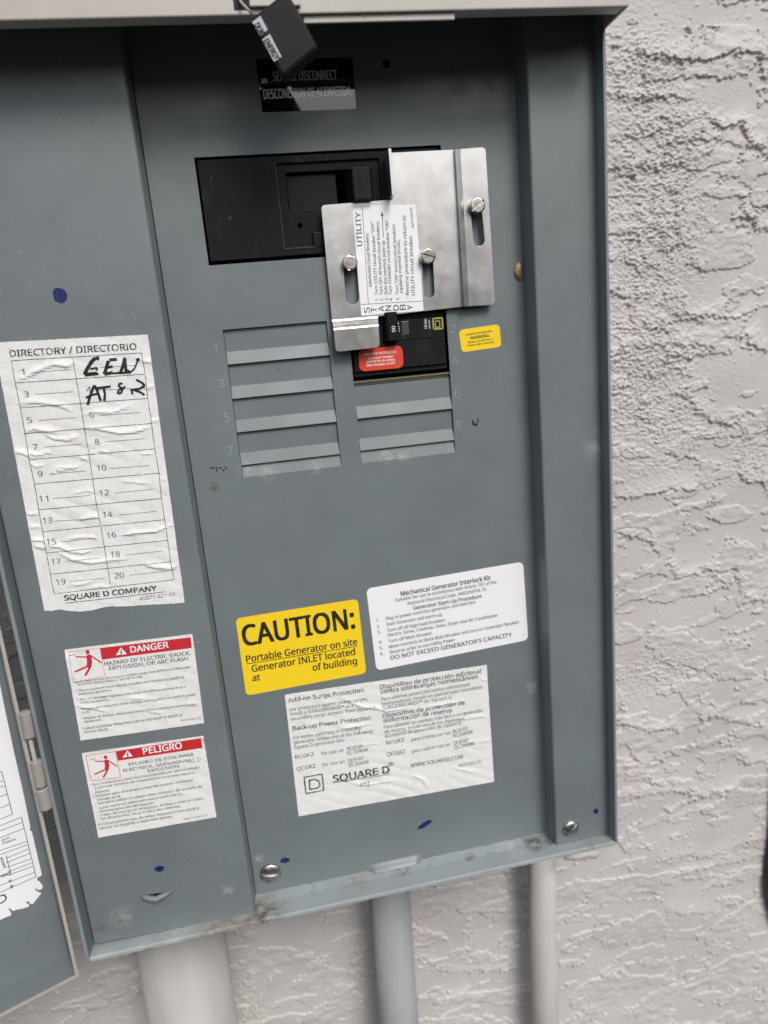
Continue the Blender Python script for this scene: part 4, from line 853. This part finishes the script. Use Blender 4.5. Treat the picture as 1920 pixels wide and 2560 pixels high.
# service disconnect sticker
st = sticker('disconnect_sticker', VT, [(330, 615), (1332, 600), (1370, 1130), (400, 1165)], 0, M_GLOSS, panel, 10); tag(st, 'glossy black service disconnect sticker with white bilingual lettering')
k = Ink(VT, -0.15); k.text('SERVICE DISCONNECT', 515, 842, 1175, 822, 98, 0.008); k.text('DESCONEXION DE ACOMETIDA', 415, 1026, 1322, 988, 98, 0.018); k.fill([(385, 815), (440, 812), (452, 850), (445, 862), (388, 865)])
k.build('lettering', mat('glossy_white_ink', (0.85, 0.85, 0.88), 0.07, 0, 0.9), st)
# small yellow warning
st = sticker('warning_sticker', VD, [(1242, 1487), (1560, 1440), (1575, 1618), (1265, 1662)], 0, M_YELLOW, panel, 34); tag(st, 'small yellow generator breaker warning sticker beside number 2')
k = Ink(VD, -0.15); k.text('GENERATOR BREAKER', 1300, 1532, 1505, 1502, 15, 0.012); k.text('WARNING', 1335, 1562, 1480, 1540, 24, 0.016); k.text('Breaker can NOT be on', 1315, 1592, 1507, 1564, 15, 0.012); k.text('if panel cover is removed', 1308, 1616, 1518, 1587, 15, 0.012); k.build('lettering', M_INK, st)

# ------------------------------------------------------------------ main breaker
c_ = P(700, 528)
mbk = empty('main_breaker', 'large black main circuit breaker with a 200 handle, partly behind the steel plate', 'circuit breaker', (52, 12, az0))
V3 = view(480, 360, 4.1475); Y0 = 1.0
bx0, bx1, bz0, bz1 = P(490.8, 399.8, Y0)[0]+0.1, ax1-1.6, P(528.2, 654, Y0)[2], P(490.8, 399.8, Y0)[2]-0.2
r1 = R(P(*V3(872, 215), Y0)[0], P(952, 460, Y0)[0], P(*V3(885, 1085), Y0)[2], P(*V3(870, 205), Y0)[2])
mb = MB(); mb.prism(R(bx0, bx1, bz0, bz1), Y0, Y0+40, [r1]); mb.build('body', M_BLACK, mbk, bevel=0.35)
wx0, wx1, wz0, wz1 = P(*V3(985, 480), 3)[0], P(930, 460, 3)[0], P(*V3(1000, 690), 3)[2], P(*V3(1000, 300), 3)[2]
mb = MB(); mb.prism(R(r1[0][0]+0.02, r1[1][0]-0.02, r1[0][1]+0.02, r1[2][1]-0.02), Y0+1.6, Y0+12, [R(wx0, wx1, wz0, wz1), circle(tuple(P(*V3(1118, 847), 2.6)[[0, 2]]), 1.35, 18)]); mb.build('escutcheon', M_BLACK, mbk, bevel=0.25)
mb = MB(); mb.box(r1[0][0]-0.9, r1[0][0]-0.1, Y0-0.35, Y0+0.2, r1[0][1]-0.5, r1[2][1]+0.5); mb.box(r1[0][0]-0.9, P(*V3(1320, 1070), Y0)[0], Y0-0.35, Y0+0.2, r1[0][1]-0.9, r1[0][1]-0.1); mb.build('ridge', mat('scuffed_black_plastic', (0.035, 0.036, 0.038), 0.5, 0, 0.25), mbk, bevel=0.2)
mb = MB(); mb.box(wx0+0.3, P(*V3(1490, 400), 6)[0], 5.2, 6.4, wz0+0.3, wz1-1.2); mb.build('slider', M_SLIDER, mbk, bevel=0.2)
hq = [P(*VA(x, y), -8) for x, y in ((887, 868), (984, 858), (1000, 1032), (906, 1042))]
hx_0, hx_1, hz_0, hz_1 = (hq[0][0]+hq[3][0])/2, (hq[1][0]+hq[2][0])/2, (hq[2][2]+hq[3][2])/2, (hq[0][2]+hq[1][2])/2
mb = MB(); mb.hexa([(hx_0, -8, hz_0), (hx_1, -8, hz_0), (hx_1, -8, hz_1), (hx_0, -8, hz_1)], [(hx_0-2.2, 7, hz_0-0.6), (hx_1+1, 7, hz_0-0.6), (hx_1+1, 7, hz_1+0.6), (hx_0-2.2, 7, hz_1+0.6)])
hd = mb.build('handle', M_SLIDER, mbk, bevel=0.8)
k = Ink(VA, -8, None, 0.12); k.text('200', 955, 985, 942, 880, 30, 0.01); k.build('lettering', M_BLACK2, hd)
k = Ink(V3, Y0+1.6, None, 0.08); k.text('O/OFF', 905, 395, 935, 605, 34, 0.012); k.build('lettering', M_BLACK2, mbk)
mb = MB(); q = [P(*V3(x, y), 1.2) for x, y in ((1248, 918), (1345, 912), (1352, 1062), (1262, 1066))]
mb.box(q[0][0], q[1][0], 0.4, 2.5, q[3][2], q[0][2]); mb.build('release_tab', M_BLACK2, mbk, bevel=0.3)

# ------------------------------------------------------------------ generator breaker
gbk = empty('generator_breaker', 'small black two pole generator breaker marked 50 with a red interlock sticker', 'circuit breaker', (86, 12, gz0))
gy = -0.6
def gp(x, y, d_=gy): return P(*VG(x, y), d_)
gx0, gx1 = (gp(215, 700)[0]+gp(248, 1000)[0])/2+0.3, (gp(1512, 400)[0]+gp(1545, 880)[0])/2
gtop = gz1-1.0; zs1 = (gp(960, 880)[2]+gp(1540, 815)[2])/2; zs2 = (gp(245, 1015)[2]+gp(1555, 892)[2])/2
zp = (gp(870, 512)[2]+gp(1510, 458)[2])/2; zq = (gp(870, 212)[2]+gp(1480, 178)[2])/2
mb = MB(); mb.box(gx0, gx1, 0.9, 30, zs2, gtop); mb.box(gx0+0.8, gx1-0.5, gy, 0.85, zs1, zp-0.15); mb.box(gx0+0.8, gx1-0.5, gy, 0.85, zp+0.15, zq); mb.box(gx0+0.8, gx1-0.8, 0.2, 0.85, zq+0.4, gtop-1)
mb.build('body', M_BLACK, gbk, bevel=0.22)
hy_ = -6.5
q = [P(*VG(x, y), hy_) for x, y in ((712, 188), (848, 180), (868, 500), (728, 515))]
hx_0, hx_1, hz_0, hz_1 = (q[0][0]+q[3][0])/2, (q[1][0]+q[2][0])/2, (q[2][2]+q[3][2])/2, (q[0][2]+q[1][2])/2
mb = MB(); mb.hexa([(hx_0, hy_, hz_0), (hx_1, hy_, hz_0), (hx_1, hy_, hz_1+3), (hx_0, hy_, hz_1+3)], [(hx_0-3.5, 2, hz_0-0.3), (hx_1+0.6, 2, hz_0-0.3), (hx_1+0.6, 2, hz_1+3.3), (hx_0-3.5, 2, hz_1+3.3)])
mb.box(hx_0-0.8, hx_0-0.05, hy_+0.8, 0, hz_0, hz_1+3)
hd = mb.build('handle', M_BLACK, gbk, bevel=0.4)
k = Ink(VG, hy_, None, 0.08); k.text('50', 822, 387, 817, 303, 48, 0.01); k.build('lettering', M_WHITEINK, hd)
M_LENS = mat('smoked_window', (0.07, 0.07, 0.068), 0.2)
q = [P(*VG(x, y), gy) for x, y in ((905, 245), (1000, 238), (1012, 420), (915, 428))]
mb = MB(); mb.box((q[0][0]+q[3][0])/2, (q[1][0]+q[2][0])/2, gy-0.25, gy, (q[2][2]+q[3][2])/2, (q[0][2]+q[1][2])/2); mb.build('trip_window', M_LENS, gbk, bevel=0.2)
k = Ink(VG, gy, None, 0.08); k.text('10 kA', 1262, 345, 1252, 203, 36, 0.012); k.text('120/240V~', 1306, 350, 1296, 205, 20, 0.006); k.text('OFF', 884, 385, 868, 240, 14, 0.01); k.build('lettering', M_WHITEINK, gbk)
k = Ink(VG, gy, None, 0.08)
k.line([(1338, 202), (1468, 192), (1477, 338), (1350, 347), (1338, 202)], 20)
k.line([(1374, 322), (1435, 318)], 14); k.line([(1368, 238), (1430, 234), (1437, 316)], 14); k.line([(1368, 232), (1375, 325)], 14)
k.build('emblem', M_OLIVE, gbk)
st = sticker('interlock_sticker', VG, [(310, 632), (915, 570), (937, 880), (325, 937)], gy-0.02, M_RED, gbk, 80); tag(st, 'red breaker interlock sticker with white lettering')
k = Ink(VG, gy-0.17); k.text('BREAKER INTERLOCK', 388, 714, 840, 676, 34, 0.01); k.text('Generator breaker', 440, 768, 795, 735, 32, 0.016); k.text('cannot be on unless', 422, 814, 815, 780, 32, 0.016); k.text('Main Breaker is OFF', 425, 864, 820, 830, 32, 0.016); k.build('lettering', M_WHITEINK, st)

# ------------------------------------------------------------------ the sliding interlock plate
ip = empty('interlock_plate', 'bent stainless steel sliding interlock plate with three slots, screwed across both breakers', 'metal plate', (110, -2, 20))
YM, YS, YT = -4.0, -6.0, -8.6; TK = 1.5
def pl2(pts, y): return poly(VD, pts, y)
main = pl2([(165, 510), (725, 466), (722, 440), (698, 100), (1200, 75), (1276, 1303), (610, 1381), (250, 1411)], YM)
slotL = capsule(pl2([(390, 972)], YM)[0], pl2([(410, 1233)], YM)[0], 3.75)
slotM = capsule(pl2([(995, 900)], YM)[0], pl2([(1012, 1190)], YM)[0], 3.15)
mb = MB(); mb.prism(rounded(main, [2.0, 0.6, 0, 0, 0, 0, 0, 0]), YM, YM+TK, [slotL, slotM])
strip = pl2([(1256, 70), (1452, 53), (1528, 1287), (1322, 1301)], YS); slotR = capsule(pl2([(1375, 520)], YS)[0], pl2([(1402, 783)], YS)[0], 3.3)
mb.prism(rounded(strip, [0, 2.4, 2.4, 0]), YS, YS+TK, [slotR])
# joggle up to the strip
j0 = pl2([(1200, 75), (1276, 1303)], YM); jc = pl2([(1218, 73), (1284, 1302)], YS-1.1); j1 = pl2([(1256, 70), (1322, 1301)], YS)
def slab(a, b_, c_, d_, t=TK): mb.hexa([a, b_, c_, d_], [(p[0]+0.3, p[1]+t, p[2]) for p in (a, b_, c_, d_)])
slab((j0[1][0], YM, j0[1][1]), (jc[1][0], YS-1.1, jc[1][1]), (jc[0][0], YS-1.1, jc[0][1]), (j0[0][0], YM, j0[0][1]))
slab((jc[1][0], YS-1.1, jc[1][1]), (j1[1][0], YS, j1[1][1]), (j1[0][0], YS, j1[0][1]), (jc[0][0], YS-1.1, jc[0][1]))
# lower tab, stepped outward in two soft bends
prev = None; K = 12
for q in range(K+1):
    t = q/K; yy = YM+(YT-YM)*float(sstep(np.array(t), 0, 1)); a, b_ = pl2([(250+15*t, 1408+80*t), (610+4*t, 1378+78*t)], yy)
    cur = [(a[0], yy, a[1]), (b_[0], yy, b_[1]), (b_[0], yy+TK, b_[1]), (a[0], yy+TK, a[1])]; n0 = len(mb.v); mb.v += [np.array(p) for p in cur]
    if q: mb.f += [(n0-4+e, n0-4+(e+1) % 4, n0+(e+1) % 4, n0+e) for e in range(4)]
tabp = pl2([(265, 1488), (614, 1456), (626, 1622), (280, 1658)], YT); mb.prism(rounded(tabp, [0, 0, 2.2, 2.2]), YT, YT+TK)
# upright tab against the main breaker's handle
u0 = pl2([(690, 66), (722, 432)], YM-10); xa = (u0[0][0]+u0[1][0])/2
mb.prism(rounded([(xa, u0[1][1]), (xa+1.5, u0[1][1]), (xa+1.5, u0[0][1]), (xa, u0[0][1])], 0.3, 2), YM-10, YM+TK)
plate = mb.build('plate', M_STEEL, ip, bevel=0.3)
for p in plate.data.polygons: p.use_smooth = True
plate.data.set_sharp_from_angle(angle=math.radians(28))
st = sticker('interlock_instructions', VD, [(410, 518), (905, 503), (967, 1335), (480, 1375)], YM-0.02, M_WHITE, ip, 0, 0.12); tag(st, 'white instruction sticker read sideways on the steel plate')
k = Ink(VD, YM-0.14)
k.text('UTILITY', 488, 830, 472, 565, 40, 0.006); k.line([(487, 518), (535, 1283)], 3.5); k.line([(475, 1287), (962, 1260)], 3.5)
for ch, cx, cy in (('S', 524, 1330), ('T', 579, 1327), ('A', 638, 1318), ('N', 692, 1314), ('D', 752, 1310), ('B', 804, 1306), ('Y', 861, 1308)): k.text(ch, cx+22, cy+21, cx+19, cy-21, 44, 0.008)
for q in (('Interlocked Circuit Breakers:', 562, 1148, 535, 728, 24, 0.0), ('1.  Turn UTILITY circuit breaker "OFF"', 612, 1258, 580, 640, 24, 0.0), ('2.  Turn OFF all branch circuit breakers.', 650, 1258, 618, 632, 24, 0.0), ('3.  Slide this interlock plate up', 688, 1255, 662, 788, 24, 0.0), ('4.  Turn STANDBY circuit breaker "ON".', 722, 1258, 690, 618, 24, 0.0), ('5.  Turn "ON" branch circuit breakers', 775, 1252, 744, 662, 24, 0.0), ('supplying essential circuits.', 803, 1200, 780, 780, 24, 0.0), ('--Reverse procedure to return to', 855, 1242, 827, 592, 27, 0.0), ('UTILITY circuit breaker.', 900, 1215, 877, 740, 27, 0.0), ('40273-807-01', 892, 688, 878, 530, 17, 0.0)): k.text(*q)
k.line([(652, 762), (643, 590)], 5); k.fill([(641, 560), (654, 594), (632, 595)])
k.build('lettering', M_BLUEGREY, st)
for (x, y), ang, yb in (((388, 962), 75, YM), ((1000, 912), 342, YM), ((1388, 513), 35, YS)):
    c_ = P(*VD(x+4, y-4), yb-4.5); a = math.radians(ang-90)
    screw_head('screw', (c_[0], c_[2]), yb-0.05, 4.2, -a if False else a, M_NICKEL, ip, 0.5, 4.2, 0.17, 1.0, True)

# ------------------------------------------------------------------ utility seal tag hanging from the hood
tg = empty('seal_tag', 'dusty black utility seal tag with white lettering, hanging on a wire from the hood', 'seal tag', tuple(P(707, 195, -44)))
yt = -58.0
fq = [P(*VT(x, y), yt) for x, y in ((607, 812), (985, 500), (645, -110), (270, 192))]
BL, BR, TR, TL = fq
nrm = np.cross(BR-BL, TL-BL); nrm /= np.linalg.norm(nrm); nrm = -nrm if nrm[1] < 0 else nrm
mb = MB(); 
front_q = [np.array(p) for p in (BL, BR, TR, TL)]
back_q = [p+np.array([2.0, 11.0, 0.4]) for p in front_q]
mb.hexa(front_q, back_q); body = mb.build('body', M_TAG, tg, bevel=1.8)
k = Ink(VT, yt, None, 0.1)
strip_q = [(292, 228), (378, 165), (598, 590), (520, 640)]
k.band([strip_q[0], strip_q[1], (452, 310), (372, 372)]); k.band([(395, 412), (475, 352), strip_q[2], strip_q[3]]); k.build('label_strip', paper('worn_white_print', (0.40, 0.42, 0.45), 1.0), tg)
k = Ink(VT, yt, None, 0.2); k.text('DUKE', 312, 262, 388, 398, 60, 0.03); k.text('ENERGY', 410, 428, 530, 628, 58, 0.03); k.build('lettering', M_BLACK2, tg)
mb = MB(); mb.tube([P(596, -6, HY-0.5), P(603, 6, HY-3), P(616, 20, yt+2), P(630, 34, yt+3)], 0.55, 8); mb.build('wire', M_CREAM, tg, smooth=True)

# ------------------------------------------------------------------ unidentified dark object at the right edge, a stand-in tube on the wall
mb = MB(); pts = [P(x+8, y, WY-5) for x, y in ((1945, 1890), (1938, 1960), (1933, 2040), (1928, 2130), (1922, 2180), (1924, 2240), (1934, 2290), (1950, 2330))]
mb.tube(pts, [4, 5.5, 6, 6.5, 7.5, 7.5, 6, 3], 20)
o = mb.build('dark_object', mat('dark_stand_in', (0.02, 0.018, 0.016), 0.5), smooth=True); tag(o, 'unidentified dark rounded object entering the view low at the right edge', 'dark_object')
